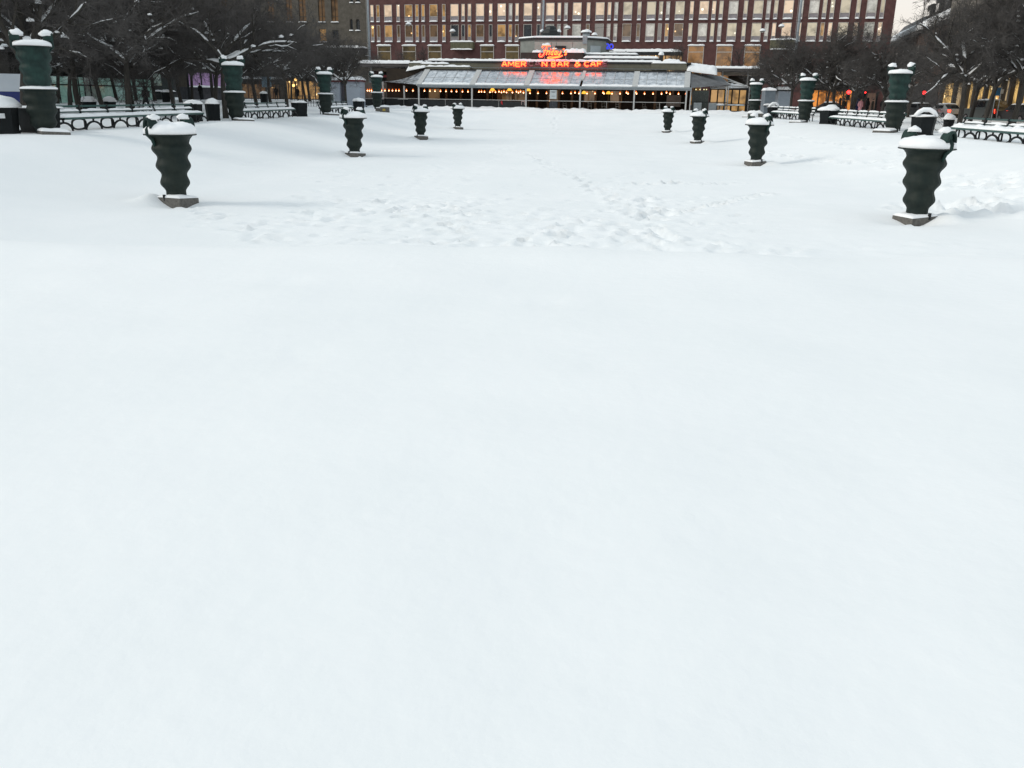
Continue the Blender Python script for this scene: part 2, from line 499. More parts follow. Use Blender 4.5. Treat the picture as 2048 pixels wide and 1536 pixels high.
def plinth_mb(side=.86, h=.26):
    m = MB()
    a = side / 2; b = a * .97
    vs = [(-a, -a, -h), (a, -a, -h), (a, a, -h), (-a, a, -h), (-b, -b, 0), (b, -b, 0), (b, b, 0), (-b, b, 0)]
    m.add(vs, [(0, 3, 2, 1), (4, 5, 6, 7), (0, 1, 5, 4), (1, 2, 6, 5), (2, 3, 7, 6), (3, 0, 4, 7)])
    return m
URNW = .655
def make_urn(loc, side, label, seed):
    """side -1: handles at front left / back right, +1 mirrored"""
    t = thing('bronze_urn', loc, 0, label, 'urn', 'low wavy bronze urns standing in the sunken snow field')
    angs = (R(236), R(56)) if side < 0 else (R(304), R(124))
    b = MB(); urn_body(b, LOW, URNW, 1.6, angs); b.build('body', BRONZE, t, True)
    rim_mb(URNW, 1.6).build('rim', BRONZE, t, True)
    cap_mb(URNW, 1.6, .285 + .02 * math.sin(seed), seed).build('snow_cap', SNOWC, t, True)
    for k, a in enumerate(angs):
        h = handle_mb(URNW, 1.6, a, 1.0).build('handle', PATINA, t, True)
        m = MB(); d = Vector((math.cos(a), math.sin(a), 0))
        m.ball(d * (URNW * .64) + Vector((0, 0, 1.6 + .40)), (.155, .155, .10), 14, 7, -.35, .4, seed + k)
        m.build('snow_tuft', SNOWC, h, True)
    tilt = R(4) * -side
    p = plinth_mb(.76, .30).build('plinth', GRANITE, t, False, .012, (0.03 * -side, 0, -.02))
    p.rotation_euler = (0, tilt, R(74) if side < 0 else R(19))
    m = MB(); m.snow((-.365, -.365, .002), (.73, 0, 0), (0, .73, 0), .07, 13, 13, seed, .5, 0, 6)
    s_ = m.build('plinth_snow', SNOWC, p, True)
    # cable box on the spine at the foot
    a = angs[0]; m = MB(); m.box((math.cos(a) * .36, math.sin(a) * .36, .0), (.05, .06, .16), a)
    m.build('cable_box', IRON, t)
    return t
SP = 19.7704
def urn_spot(x0, y0, i): return (x0, y0 + SP * i, CAMZ - 2.62)
lab_l = ['wavy dark bronze urn capped with snow, largest one at front left', 'second wavy bronze urn from the front in the left line, snow-capped',
         'third wavy bronze urn from the front in the left line, snow-capped', 'smallest wavy bronze urn of the left line, just in front of the restaurant railing']
lab_r = ['wavy dark bronze urn capped with snow, largest one at front right', 'second wavy bronze urn from the front in the right line, snow-capped',
         'third wavy bronze urn from the front in the right line, snow-capped', 'smallest wavy bronze urn of the right line, before the right end of the terrace']
for i in range(4):
    x, y, z = urn_spot(-10.3934, 22.69, i)
    make_urn((x + (0, 0, -.1, 0)[i], y, z), -1, lab_l[i], 2.0 + i * 1.7)
    x, y, z = urn_spot(8.611, 22.2757, i)
    make_urn((x, y, z), 1, lab_r[i], 12.0 + i * 1.9)

LOWP = [(0, .30), (.10, .305), (.40, .45), (.58, .405), (.84, .52), (1.02, .465), (1.24, .57), (1.43, .525)]
UPP = [(0, .36), (.28, .47), (.45, .43), (.70, .53), (.88, .475), (1.10, .58), (1.33, .54)]
PW = .655
def make_pillar(loc, side, label, seed, us=1.0):
    t = thing('bronze_pillar', loc, 0, label, 'pillar', 'tall bronze pillars of two stacked urns along the walk')
    angs = (R(215), R(35)) if side < 0 else (R(325), R(145))
    b = MB(); urn_body(b, LOWP, PW, 1.58, angs); b.build('lower_body', BRONZE, t, True)
    rim_mb(PW, 1.58).build('lower_rim', BRONZE, t, True)
    cap_mb(PW, 1.58, .13, seed).build('lower_snow', SNOWC, t, True)
    uz = 1.60
    b = MB(); urn_body(b, UPP, .67, 1.48, angs, (0, 0, uz)); b.build('upper_body', PATINA, t, True)
    rim_mb(.67, 1.48, (0, 0, uz)).build('upper_rim', BRONZE, t, True)
    cap_mb(.67, 1.48, .24, seed + 3, 48, (0, 0, uz)).build('snow_cap', SNOWC, t, True)
    for k, a in enumerate(angs):
        h = handle_mb(.70, 1.48, a, 1.2, (0, 0, uz)).build('handle', PATINA, t, True)
        hood_snow_mb(.70, 1.50, a, 1.15, (0, 0, uz), seed + k).build('snow_tuft', SNOWC, h, True)
    p = plinth_mb(1.0, .3).build('plinth', GRANITE, t, False, .012, (.55 * -side, -.35, .09))
    p.rotation_euler = (0, R(3) * -side, R(40) if side < 0 else R(50))
    m = MB(); m.snow((-.49, -.49, .002), (.98, 0, 0), (0, .98, 0), .10, 13, 13, seed, .4, 0, 6)
    m.build('plinth_snow', SNOWC, p, True)
    return t
pl = ['tall bronze pillar of two stacked urns at far left, in front of dark bins', 'tall bronze pillar with bright green patina between the black bins and the left middle bench',
      'tall bronze pillar beside the pale kiosk, third from the left edge', 'tall bronze pillar at the left corner of the restaurant awning']
pr = ['tall bronze pillar nearest on the right, beside a hexagonal black bin', 'tall bronze pillar in the middle of the right walk, by the short bench', 'tall bronze pillar at the right corner of the restaurant terrace']
PLX = [(-19.95, 32.92, 0), (-19.95, 52.69, 0), (-19.95, 72.46, 0), (-19.95, 92.0, .22)]
PRX = [(18.12, 52.2, 0), (18.12, 71.97, 0), (18.12, 91.74, 0)]
for i, (x, y, z) in enumerate(PLX): make_pillar((x, y, z), -1, pl[i], 30 + i * 2.3)
for i, (x, y, z) in enumerate(PRX): make_pillar((x, y, z), 1, pr[i], 50 + i * 2.3)
# ------------------------------------------------------------------ benches and bins
def strap(mb, pts, w, th, y):
    """flat iron strap following pts (x,z), w deep along y"""
    n = len(pts)
    for i in range(n - 1):
        a = Vector((pts[i][0], 0, pts[i][1])); b = Vector((pts[i + 1][0], 0, pts[i + 1][1]))
        d = b - a; L = d.length; ang = math.atan2(d.z, d.x)
        mb.box(((a.x + b.x) / 2, y, (a.z + b.z) / 2), (L + th * .45, w, th), M=Matrix.Rotation(-ang, 3, 'Y'))
def make_bench(loc, rz, L, n, label, seed, rail_snow=False, lumpy=False):
    t = thing('park_bench', loc, rz, label, 'bench', 'long snowy park benches with iron arches')
    p = L / n
    sh = .47
    m = MB()
    for k in range(6):                       # seat slats
        m.bb(0, L, -.30 + k * .095, -.30 + k * .095 + .075, sh - .035, sh)
    m.bb(-.01, L + .01, -.325, -.303, sh - .075, sh + .012)
    m.build('seat', BENCHGREEN, t)
    for k, (y, z, r) in enumerate(((.36, .90, .042), (.315, .68, .032))):
        m = MB(); m.tube([(-.14, y, z), (L + .10, y, z)], r, 10)
        m.tube([(-.16, y, z), (-.10, y, z)], r * 1.25, 10); m.tube([(L + .06, y, z), (L + .12, y, z)], r * 1.25, 10)
        q = m.build('back_rail', BENCHGREEN, t, True)
        if k == 1 or rail_snow:
            m = MB()
            for i in range(n):
                x0 = i * p + .09 + .05 * random.random(); x1 = (i + 1) * p - .09
                if k == 0 and i == 0: x0 += .2
                m.snow((x0, y - r * 1.1, z + r * .55), (x1 - x0, 0, 0), (0, r * 2.2, 0), .10 if k == 0 else .085, 13, 5, seed + i, .5)
            m.build('rail_snow', SNOWC, q, True)
    for i in range(n + 1):                   # bracket at every section end: arch, stem, back post
        x = i * p
        m = MB()
        aw = p * .27
        for yy in (-.24, .16):
            pts = [(x + aw * 1.02 * math.cos(a), -.06 + .34 * math.sin(a)) for a in [math.pi * k / 12 for k in range(13)]]
            if yy < 0: strap(m, pts, .05, .075, yy)
            strap(m, [(x, .26 if yy < 0 else -.06), (x, sh - .05)], .05, .08, yy)
        m.bb(x - .03, x + .03, -.31, .30, sh - .085, sh - .036)
        m.tube([(x, .18, sh - .06), (x, .27, .60), (x, .345, .80), (x, .37, .93)], [.05, .045, .042, .035], 8)
        m.tube([(x - .055, .36, .90), (x + .055, .36, .90)], .07, 10)
        m.tube([(x - .045, .315, .68), (x + .045, .315, .68)], .052, 10)
        m.build('leg_bracket', IRON, t)
    for i in range(n):
        x = (i + .5) * p
        m = MB()
        rw = p * .235
        for yy in (-.24,):
            pts = []
            for k in range(25):
                a = 2 * math.pi * k / 24
                c, s_ = math.cos(a), math.sin(a)
                pts.append((x + rw * abs(c) ** .75 * (1 if c > 0 else -1), .205 + .205 * abs(s_) ** .8 * (1 if s_ > 0 else -1)))
            strap(m, pts, .05, .065, yy)
        m.build('ring_bracket', IRON, t)
    m = MB()
    nu = int(L * 5)
    h = .13
    m.snow((.02, -.31, sh + .003), (L - .04, 0, 0), (0, .56, 0), h, nu, 8, seed, .75 if lumpy else .3, 0, 8)
    if lumpy:
        for i in range(int(n * 1.2)):
            m.ball((.5 + i * L / (n * 1.2), .05 - .1 * random.random(), sh + .06), (.42, .2, .13 + .06 * random.random()), 14, 7, -.2, .5, i)
    m.build('seat_snow', SNOWC, t, True)
    return t
PI2 = math.pi / 2
make_bench((-20.75, 35.2, .03), PI2, 13.9, 6, 'long green-railed park bench at left with round iron openings, seat deep in snow', 3)
make_bench((-20.6, 54.8, .05), PI2, 10.6, 5, 'snow-covered park bench just right of the left pillar with green patina', 7)
make_bench((-20.5, 73.3, .05), PI2, 9.6, 5, 'far left snowy park bench before the pale kiosks', 11)
make_bench((18.5, 44.7, 0), -PI2, 13.2, 6, 'nearest right park bench with heaps of snow on its seat and bare top rail', 17, False, True)
make_bench((19.2, 68.0, .03), -PI2, 13.4, 6, 'right park bench with a roll of snow along its top rail, behind the pillar', 23, True)
make_bench((19.5, 89.0, .1), -PI2, 13.6, 6, 'far right park bench with snowy rail, left of the middle right pillar', 29, True)

def hexa(mb, r0, r1, z0, z1, n=6, rot=0, sx=1.0):
    vs = []
    for r, z in ((r0, z0), (r1, z1)):
        for k in range(n):
            a = 2 * math.pi * k / n + rot
            vs.append((r * math.cos(a) * sx, r * math.sin(a), z))
    fs = [tuple(range(n - 1, -1, -1)), tuple(range(n, 2 * n))] + [(k, (k + 1) % n, n + (k + 1) % n, n + k) for k in range(n)]
    mb.add(vs, fs)
BING = 'black litter bins along the snowy walks'
def make_bin(loc, rz, r, h, label, n=6, dome=.26, sticker=False, arch=False, sx=1.0, seed=0):
    t = thing('litter_bin', loc, rz, label, 'bin', BING)
    m = MB(); hexa(m, r * .86, r, -.1, h, n, 0, sx); hexa(m, r * 1.03, r * 1.03, h, h + .035, n, 0, sx)
    hexa(m, r * .93, r * .93, -.1, .07, n, 0, sx)
    m.build('body', BINBLACK, t)
    if arch:
        m = MB()
        m.tube([(-r * .72 * sx, 0, h), (-r * .6 * sx, 0, h + .19), (-r * .25 * sx, 0, h + .33), (r * .25 * sx, 0, h + .33), (r * .6 * sx, 0, h + .19), (r * .72 * sx, 0, h)], .06, 8)
        m.build('hood', BINBLACK, t, True)
        m = MB(); m.ball((0, .08, h + .03), (r * .95 * sx, r * .92, dome), 18, 8, 0, .35, seed)
        pts = [(-r * .85 * sx, -r * .3, h + .08), (-r * .6 * sx, -r * .3, h + .27), (-r * .25 * sx, -r * .28, h + .40), (r * .25 * sx, -r * .28, h + .40), (r * .6 * sx, -r * .3, h + .27), (r * .85 * sx, -r * .3, h + .08)]
        m.tube(pts, [.10, .12, .12, .12, .12, .10], 8)
    else:
        m = MB(); m.ball((0, 0, h + .02), (r * 1.02 * sx, r * 1.02, dome), 18, 8, 0, .3, seed)
    m.build('snow_cap', SNOWC, t, True)
    if sticker:
        m = MB(); m.box((r * .80, -r * .42, h - .27), (.012, .19, .17), rz=R(-30) if n == 6 else 0)
        m.build('sticker', mat('white_sticker', (.75, .77, .78), .5, (.6, .62, .63), 12), t)
    return t
make_bin((-21.35, 32.6, .0), R(-28), .66, .90, 'black bin with rounded snow dome and white sticker at the left edge', 4, .42, True, seed=1)
make_bin((-20.9, 34.2, .0), R(20), .80, .87, 'wide black bin half hidden behind the far left pillar', 4, .12, seed=2, sx=1.0)
make_bin((-21.35, 49.9, .05), R(15), .50, .87, 'black six-sided bin with ragged snow, at the end of the left bench', 6, .22, seed=3)
make_bin((-21.05, 51.9, .05), R(8), .44, .87, 'slim black bin with smooth snow cap, left of the patina pillar', 6, .30, seed=4)
make_bin((-20.75, 67.9, .05), R(10), .62, .87, 'broad black bin with flat snow between the left middle and far benches', 4, .14, seed=5)
make_bin((-20.7, 87.0, .1), R(20), .56, .87, 'black bin with snow cap between the far left bench and the restaurant corner', 6, .30, seed=6)
make_bin((18.62, 49.2, -.05), R(0), .66, .88, 'six-sided black bin with arched snowy hood right of the nearest right pillar', 6, .14, arch=True, seed=7)
make_bin((19.15, 68.9, .05), R(12), .78, .87, 'wide black bin with a snow heap left of the long right bench', 6, .38, seed=8)
make_bin((19.6, 90.1, .1), R(10), .58, .87, 'black bin with pointed snow cap by the last right pillar', 6, .14, arch=True, seed=9)
for i, (x, y, z, lb) in enumerate([(-38.5, 84, .3, 'slim black bin with snow cap beyond the left trees, left of the lilac panel'), (-33.5, 97, .3, 'slim black bin with snow cap right of the patina pillar, among the left trees'),
                                   (-28.2, 104, .3, 'small black bin by the restaurant side entrance')]):
    make_bin((x, y, z), R(17 * i), .42, 1.25, lb, 6, .24, seed=20 + i)
def planter(loc, w, label, seed):
    t = thing('planter', loc, R(80), label, 'planter', 'low dark planters before the glass pavilion')
    m = MB(); hexa(m, w * .8, w, -.1, .42, 10); m.build('tub', BINBLACK, t)
    m = MB(); m.ball((0, 0, .40), (w * 1.05, w * 1.05, .36), 16, 7, 0, .3, seed); m.build('snow_cap', SNOWC, t, True)
p = at(177, 200, 64); planter((p.x, p.y, .42), .55, 'low dark tub heaped with snow, left one before the green glass', 3)
p = at(218, 200, 66); planter((p.x, p.y, .42), .50, 'low dark tub heaped with snow, right one before the green glass', 4)
p = at(1905, 200, 62); planter((p.x, p.y, .15), .36, 'small dark tub with snow behind the nearest right bench', 5)
# block with a yellow sign in front of the last left pillar, and snow block on the right
t = thing('stone_block', (-18.9, 90.6, -.05), R(8), 'squat snow-topped stone block with yellow plate by the last left pillar', 'block')
m = MB(); m.bb(-.45, .45, -.4, .4, -.2, .5); m.build('block', GRANITE, t, False, .03)
m = MB(); m.bb(-.2, .08, -.412, -.401, .12, .34); m.build('plate', mat('yellow_plate', (.45, .32, .06), .6, (.35, .25, .05), 9), t)
m = MB(); m.snow((-.47, -.42, .5), (.94, 0, 0), (0, .84, 0), .16, 10, 6, 3); m.build('snow_cap', SNOWC, t, True)
t = thing('stone_block', (17.9, 89.9, -.05), R(-8), 'squat stone block under lumpy snow by the last right pillar', 'block')
m = MB(); m.bb(-.7, .7, -.4, .4, -.2, .45); m.build('block', GRANITE, t, False, .03)
m = MB(); m.snow((-.75, -.42, .45), (1.5, 0, 0), (0, .84, 0), .22, 12, 6, 5, .8); m.ball((0, -.45, .25), (.3, .22, .3), 12, 7, -1, .3, 4); m.build('snow_cap', SNOWC, t, True)
# ------------------------------------------------------------------ bare winter trees
def prisms(A, B, ra, rb, n=3):
    """arrays of tapered n-sided sticks -> verts, quads"""
    D = B - A; L = np.linalg.norm(D, axis=1, keepdims=True) + 1e-9; T = D / L
    ref = np.where(np.abs(T[:, 2:3]) < .9, np.array([[0, 0, 1.]]), np.array([[1., 0, 0]]))
    E1 = np.cross(T, ref); E1 /= np.linalg.norm(E1, axis=1, keepdims=True); E2 = np.cross(T, E1)
    N = len(A); V = np.zeros((N, 2 * n, 3))
    for k in range(n):
        a = 2 * math.pi * k / n
        o = E1 * math.cos(a) + E2 * math.sin(a)
        V[:, k] = A + o * ra[:, None]; V[:, n + k] = B + o * rb[:, None]
    F = np.array([[k, (k + 1) % n, n + (k + 1) % n, n + k] for k in range(n)])
    Fs = (F[None] + (np.arange(N) * 2 * n)[:, None, None]).reshape(-1, 4)
    return V.reshape(-1, 3), Fs
def np_mesh(name, V, F, mt, smooth=False):
    me = bpy.data.meshes.new(name)
    me.vertices.add(len(V)); me.vertices.foreach_set('co', V.reshape(-1).astype(np.float32))
    me.loops.add(F.size); me.loops.foreach_set('vertex_index', F.reshape(-1).astype(np.int32))
    me.polygons.add(len(F)); me.polygons.foreach_set('loop_start', (np.arange(len(F)) * 4).astype(np.int32))
    if smooth: me.polygons.foreach_set('use_smooth', np.ones(len(F), dtype=bool))
    me.update(); me.validate(); me.materials.append(mt)
    return me
def gen_tree(seed, kind):
    rg = random.Random(seed)
    limbs = MB(); snow = MB(); tw = []
    def branch(p, d, L, r, lev, nseg):
        pts = [Vector(p)]; d = Vector(d).normalized(); rad = [r]
        for i in range(nseg):
            j = Vector((rg.gauss(0, 1), rg.gauss(0, 1), rg.gauss(0, 1))) * K['wig'][lev]
            d = (d + j + Vector((0, 0, K['up'][lev]))).normalized()
            pts.append(pts[-1] + d * (L / nseg)); rad.append(r * (1 - (i + 1) / nseg * .62))
        return pts, rad
    K = dict(wig=(.05, .12, .22, .26, .3), up=(0, -.012, .03, .03, .0)) if kind == 'cherry' else dict(wig=(.03, .12, .16, .2, .25), up=(.02, .10, .10, .08, .0))
    H = 2.7 + rg.random() * .6 if kind == 'cherry' else 5.5 + rg.random() * 1.5
    r0 = .175 if kind == 'cherry' else .10
    lean = Vector((rg.gauss(0, .07), rg.gauss(0, .07), 1))
    tp, trd = branch((0, 0, -.25), lean, H + .25, r0, 0, 5)
    trd = [r0 * 1.25] + [r0 * (1 - .06 * i) for i in range(1, 6)] if kind == 'cherry' else [r0 * (1 - .12 * i) for i in range(6)]
    limbs.tube(tp, trd, 9)
    top = tp[-1]
    def snow_on(pts, rad, pr):
        run = []
        def flush():
            if len(run) >= 3:
                snow.tube([q for q, _ in run], [w * (.3 if i in (0, len(run) - 1) else rg.uniform(.75, 1.1)) for i, (_, w) in enumerate(run)], 6)
            run.clear()
        for a, b, ra in zip(pts, pts[1:], rad):
            d = (b - a); sl = abs(d.z) / d.length
            if sl < .82 and rg.random() < pr:
                w = max(ra * 1.0, .022)
                o = Vector((0, 0, ra * .75 + .012))
                if not run: run.append((a + o, w))
                run.append((b + o, w))
            else: flush()
        flush()
    def sub(pts, rad, t):
        n = len(pts) - 1; f = min(t * n, n - .001); i = int(f)
        p = pts[i].lerp(pts[i + 1], f - i); d = (pts[i + 1] - pts[i]).normalized()
        return p, d, rad[i] + (rad[i + 1] - rad[i]) * (f - i)
    def off(d, a, az):
        e = d.orthogonal().normalized(); e.rotate(Matrix.Rotation(az, 3, d)) if False else None
        e2 = d.cross(e)
        s = e * math.cos(az) + e2 * math.sin(az)
        return (d * math.cos(a) + s * math.sin(a)).normalized()
    if kind == 'cherry':
        starts = []
        nl = rg.choice((4, 5, 5))
        a0 = rg.random() * 6.3
        for k in range(nl):
            az = a0 + 2 * math.pi * k / nl + rg.gauss(0, .25); el = rg.uniform(.5, 1.0)
            starts.append((top - Vector((0, 0, rg.random() * .35)), Vector((math.cos(az) * math.cos(el), math.sin(az) * math.cos(el), math.sin(el))), rg.uniform(3.6, 4.8), .125))
        starts.append((top, Vector((rg.gauss(0, .2), rg.gauss(0, .2), 1)), 4.4, .12))
        n2, n3, n4, n5 = 8, 6, 6, 6
    else:
        starts = [(sub(tp, trd, t)[0], None, 0, 0) for t in []]
        for k in range(11):
            t = .35 + .65 * k / 10; az = k * 2.4 + rg.gauss(0, .3)
            p, d, r = sub(tp, trd, min(t, .999)); el = rg.uniform(.75, 1.15)
            starts.append((p, Vector((math.cos(az) * math.cos(el), math.sin(az) * math.cos(el), math.sin(el))), rg.uniform(1.6, 2.8) * (1.15 - .4 * t), .035))
        n2, n3, n4, n5 = 5, 4, 3, 0
    for (p, d, L, r) in starts:
        pts, rad = branch(p, d, L, r, 1, 12)
        limbs.tube(pts, rad, 7)
        snow_on(pts, rad, .80 if kind == 'cherry' else .0)
        for i in range(n2):
            t = .22 + .78 * (i + rg.random() * .8) / n2
            q, dd, rr = sub(pts, rad, min(t, .999))
            d2 = off(dd, rg.uniform(.5, 1.05), rg.random() * 6.283)
            if kind == 'cherry': d2 = (d2 + Vector((0, 0, .12))).normalized()
            p2, r2 = branch(q, d2, L * rg.uniform(.42, .62), rr * .6, 2, 6)
            limbs.tube(p2, r2, 5, False)
            snow_on(p2, r2, .34 if kind == 'cherry' else 0)
            for j in range(n3):
                t = .15 + .85 * (j + rg.random()) / n3
                q3, dd3, rr3 = sub(p2, r2, min(t, .999))
                d3 = off(dd3, rg.uniform(.4, 1.1), rg.random() * 6.283)
                L3 = L * rg.uniform(.22, .36)
                p3, r3 = branch(q3, d3, L3, max(rr3 * .6, .014), 3, 4)
                for a, b, x, y in zip(p3, p3[1:], r3, r3[1:]): tw.append((a, b, x, y))
                for l in range(n4):
                    t = .1 + .9 * (l + rg.random()) / n4
                    q4, dd4, rr4 = sub(p3, r3, min(t, .999))
                    d4 = off(dd4, rg.uniform(.4, 1.2), rg.random() * 6.283)
                    L4 = rg.uniform(.45, .95)
                    p4, r4 = branch(q4, d4, L4, .0125, 4, 2)
                    for a, b, x, y in zip(p4, p4[1:], r4, r4[1:]): tw.append((a, b, x, y))
                    for h in range(n5):
                        q5 = p4[0].lerp(p4[-1], .15 + .85 * rg.random())
                        d5 = off((p4[-1] - p4[0]).normalized(), rg.uniform(.5, 1.1), rg.random() * 6.283)
                        tw.append((q5, q5 + d5 * rg.uniform(.2, .5), .0095, .004))
        if kind == 'cherry' and rg.random() < .9:
            for i in range(4):          # lumps of snow caught in forks
                q, dd, rr = sub(pts, rad, rg.uniform(.1, .98))
                s = rg.uniform(.04, .10)
                snow.ball(q + Vector((rg.gauss(0, .5), rg.gauss(0, .5), .05 + rg.random() * .5)), (s * 1.6, s * 1.6, s), 7, 4, -.4, .4, i)
    A = np.array([t[0] for t in tw]); B = np.array([t[1] for t in tw]); ra = np.array([t[2] for t in tw]); rb = np.array([t[3] for t in tw])
    V, F = prisms(A, B, ra, rb)
    crown = np_mesh('crown', V, F, TWIG)
    tm = limbs.build('trunk', BARK, None, True); sm = snow.build('branch_snow', SNOWC, None, True) if snow.v else None
    res = (tm.data, crown, sm.data if sm else None)
    bpy.data.objects.remove(tm)
    if sm: bpy.data.objects.remove(sm)
    return res
CH = [gen_tree(100 + i, 'cherry') for i in range(5)]
SL = [gen_tree(200 + i, 'slender') for i in range(3)]
def put_tree(parts, name, loc, rz, s, label, group):
    t = thing(name, loc, rz, label, 'tree', group)
    t.scale = (s, s, s)
    for n, me in zip(('trunk', 'crown', 'branch_snow'), parts):
        if me is None: continue
        o = bpy.data.objects.new(n, me); COL.objects.link(o); o.parent = t
    return t
def y_at(px, x):
    d = ray(px, 195); return d.y * x / d.x
LEFT_T = [(38, -25, 1.05, 'bare tree at far left edge, its trunk beside the white and blue hoarding'),
 (112, -46, 1, 'thin bare trunk at the left end of the green glass pavilion'), (137, -41, 1, 'bare trunk before the green glass, second from its left end'),
 (157, -32, 1.1, 'thick bare tree behind the left bench, a snow lump on its fork'), (203, -50, 1, 'slim bare tree against the light door panels of the glass pavilion'),
 (234, -45, 1, 'slim bare trunk left of the twin-stemmed tree'), (252, -27, 1.05, 'left stem of the twin trees behind the long left bench'), (264, -28.3, 1, 'leaning right stem of the twin trees behind the long left bench'),
 (273, -43, .95, 'slim dark trunk just left of the hooded walker'), (310, -41, 1, 'dark trunk just right of the hooded walker'), (347, -31, 1, 'bare tree holding snow along two spreading limbs, left of the lilac panel'),
 (362, -37, 1, 'bare tree overlapping the left half of the lilac panel'), (384, -40, 1, 'bare tree overlapping the right half of the lilac panel'), (428, -35, 1, 'bare trunk just left of the thick trunk by the patina pillar'),
 (449, -22.4, 1, 'thick straight trunk standing right beside the patina pillar'), (472, -42, 1, 'bare tree peeping out behind the patina pillar'), (515, -27, 1, 'bare tree behind the left middle bench, leaning branches to its left'),
 (531, -37, 1, 'leaning bare trunk behind the left middle bench'), (541, -33, .95, 'upright slim trunk above the middle of the left middle bench'), (573, -28, 1.05, 'bare tree above the right end of the left middle bench, snow in its crown'),
 (582, -40, 1, 'thin bare trunk near the warm street lights at left'), (612, -33, 1, 'left trunk of the close pair behind the broad black bin'), (620, -35, 1, 'right trunk of the close pair behind the broad black bin'),
 (692, -25, .85, 'small bare tree in front of the pale grey kiosks'), (90, -33, 1, 'bare crown spreading above the far left pillar'), (205, -34, 1.05, 'wide bare crown above the twin trees'), (425, -29, 1.0, 'bare crown above the patina pillar'), (665, -31, .9, 'bare crown rising behind the third left pillar')]
rt_ = random.Random(11)
for i, (px, x, s, lb) in enumerate(LEFT_T):
    y = y_at(px, x)
    put_tree(CH[i % 5], 'cherry_tree', (x, y, gz(x, y) - .05), rt_.random() * 6.28, s * rt_.uniform(.97, 1.1), lb, 'bare cherry trees lining the snow field')
RIGHT_T = [(1552, 25, .9, 'small bare tree by the last right pillar, left of a snowy limb'), (1584, 23, .9, 'bare tree between the last and middle right pillars'), (1655, 31, .95, 'bare tree in front of the orange lit window'),
 (1673, 27, .95, 'bare tree just left of the first red signal'), (1713, 29, .85, 'bare tree with heavy snow on a drooping limb above the pink walker'), (1766, 23.5, .82, 'bare tree just left of the nearest right pillar'),
 (1822, 33, .80, 'bare tree behind the nearest right pillar, beside a red signal'), (1930, 23.6, .95, 'biggest bare tree on the right, thick leaning trunk with snowy fork'), (1948, 31, .9, 'bare trunk close behind the biggest right tree'),
 (1992, 36, 1, 'bare trunk before the yellow shop windows, right of the biggest tree'), (2034, 27, 1.05, 'bare tree at the right edge of the photo'), (1880, 52, .8, 'bare tree behind the hexagonal bin before the dark facade'), (2075, 33, 1.1, 'bare crown reaching in from the right edge'),
 (1975, 29, 1.0, 'bare crown filling the space right of the biggest tree'), (1630, 40, .8, 'distant bare tree before the red building corner')]
for i, (px, x, s, lb) in enumerate(RIGHT_T):
    y = y_at(px, x)
    put_tree(CH[(i + 2) % 5], 'cherry_tree', (x, y, gz(x, y) - .05), rt_.random() * 6.28, s * rt_.uniform(.97, 1.08), lb, 'bare cherry trees lining the snow field')
for i, (px, y, s, lb) in enumerate([(745, 128, 1.0, 'slender bare tree left of the first lit ground window'), (800, 130, 1.05, 'slender bare tree between the first and second lit ground windows'), (850, 130, 1.0, 'slender bare tree just right of the second lit ground window'),
        (925, 131, .95, 'slender bare tree before the greenish balcony'), (1030, 130, .9, 'slender bare tree left of the rooftop box'), (1352, 131, 1.1, 'slender bare tree above the right roofs of the restaurant'), (1462, 130, 1.2, 'tall slender bare tree among the orange ground windows'), (1392, 132, .9, 'thin bare tree left of the orange ground windows')]):
    p = at(px, 150, y)
    put_tree(SL[i % 3], 'slender_tree', (p.x, y, 0), rt_.random() * 6.28, s * .95, lb, 'slender bare trees before the red building')
# ------------------------------------------------------------------ facade materials
REDSTONE = mat('red_granite', (.075, .030, .028), .7, (.135, .060, .055), 1.1, 9, bump=.004, bscale=6, lo=.3, hi=.7)
BROWNBRICK = mat('grey_brown_brick', (.085, .075, .060), .85, (.13, .115, .095), 1.6, 9, bump=.01, bscale=9)
FRAMEW = mat('pale_window_frame', (.50, .46, .42), .5, (.42, .39, .36), 6)
SPANDREL = mat('grey_spandrel', (.26, .235, .25), .45, (.33, .30, .315), 2.5)
DARKWALL = mat('dark_facade', (.030, .027, .024), .8, (.052, .046, .040), .8, 8)
STONE = mat('warm_grey_stone', (.14, .125, .105), .85, (.20, .18, .155), 1.2, 8)
ROOFDARK = mat('dark_roof_metal', (.018, .018, .019), .6, (.03, .03, .03), 2)
GREYPANEL = mat('pale_grey_panel', (.36, .355, .32), .6, (.43, .42, .385), 1.5)
GREENGREY = mat('green_grey_cladding', (.20, .215, .20), .6, (.25, .265, .245), 1.2)
OLIVE = mat('olive_fascia', (.13, .125, .09), .6, (.17, .16, .12), 2)
def glass_sky(name, tint=(.03, .035, .04), r=.08, mixf=.25):
    """dark room behind a reflecting pane"""
    m = mat(name, tint, r, tuple(c * 1.8 for c in tint), 1.5, spec=1.0)
    b = m.node_tree.nodes['Principled BSDF']; b.inputs['Metallic'].default_value = 0
    b.inputs['Coat Weight'].default_value = 1.0; b.inputs['Coat IOR'].default_value = 2.4; b.inputs['Coat Roughness'].default_value = .04
    return m
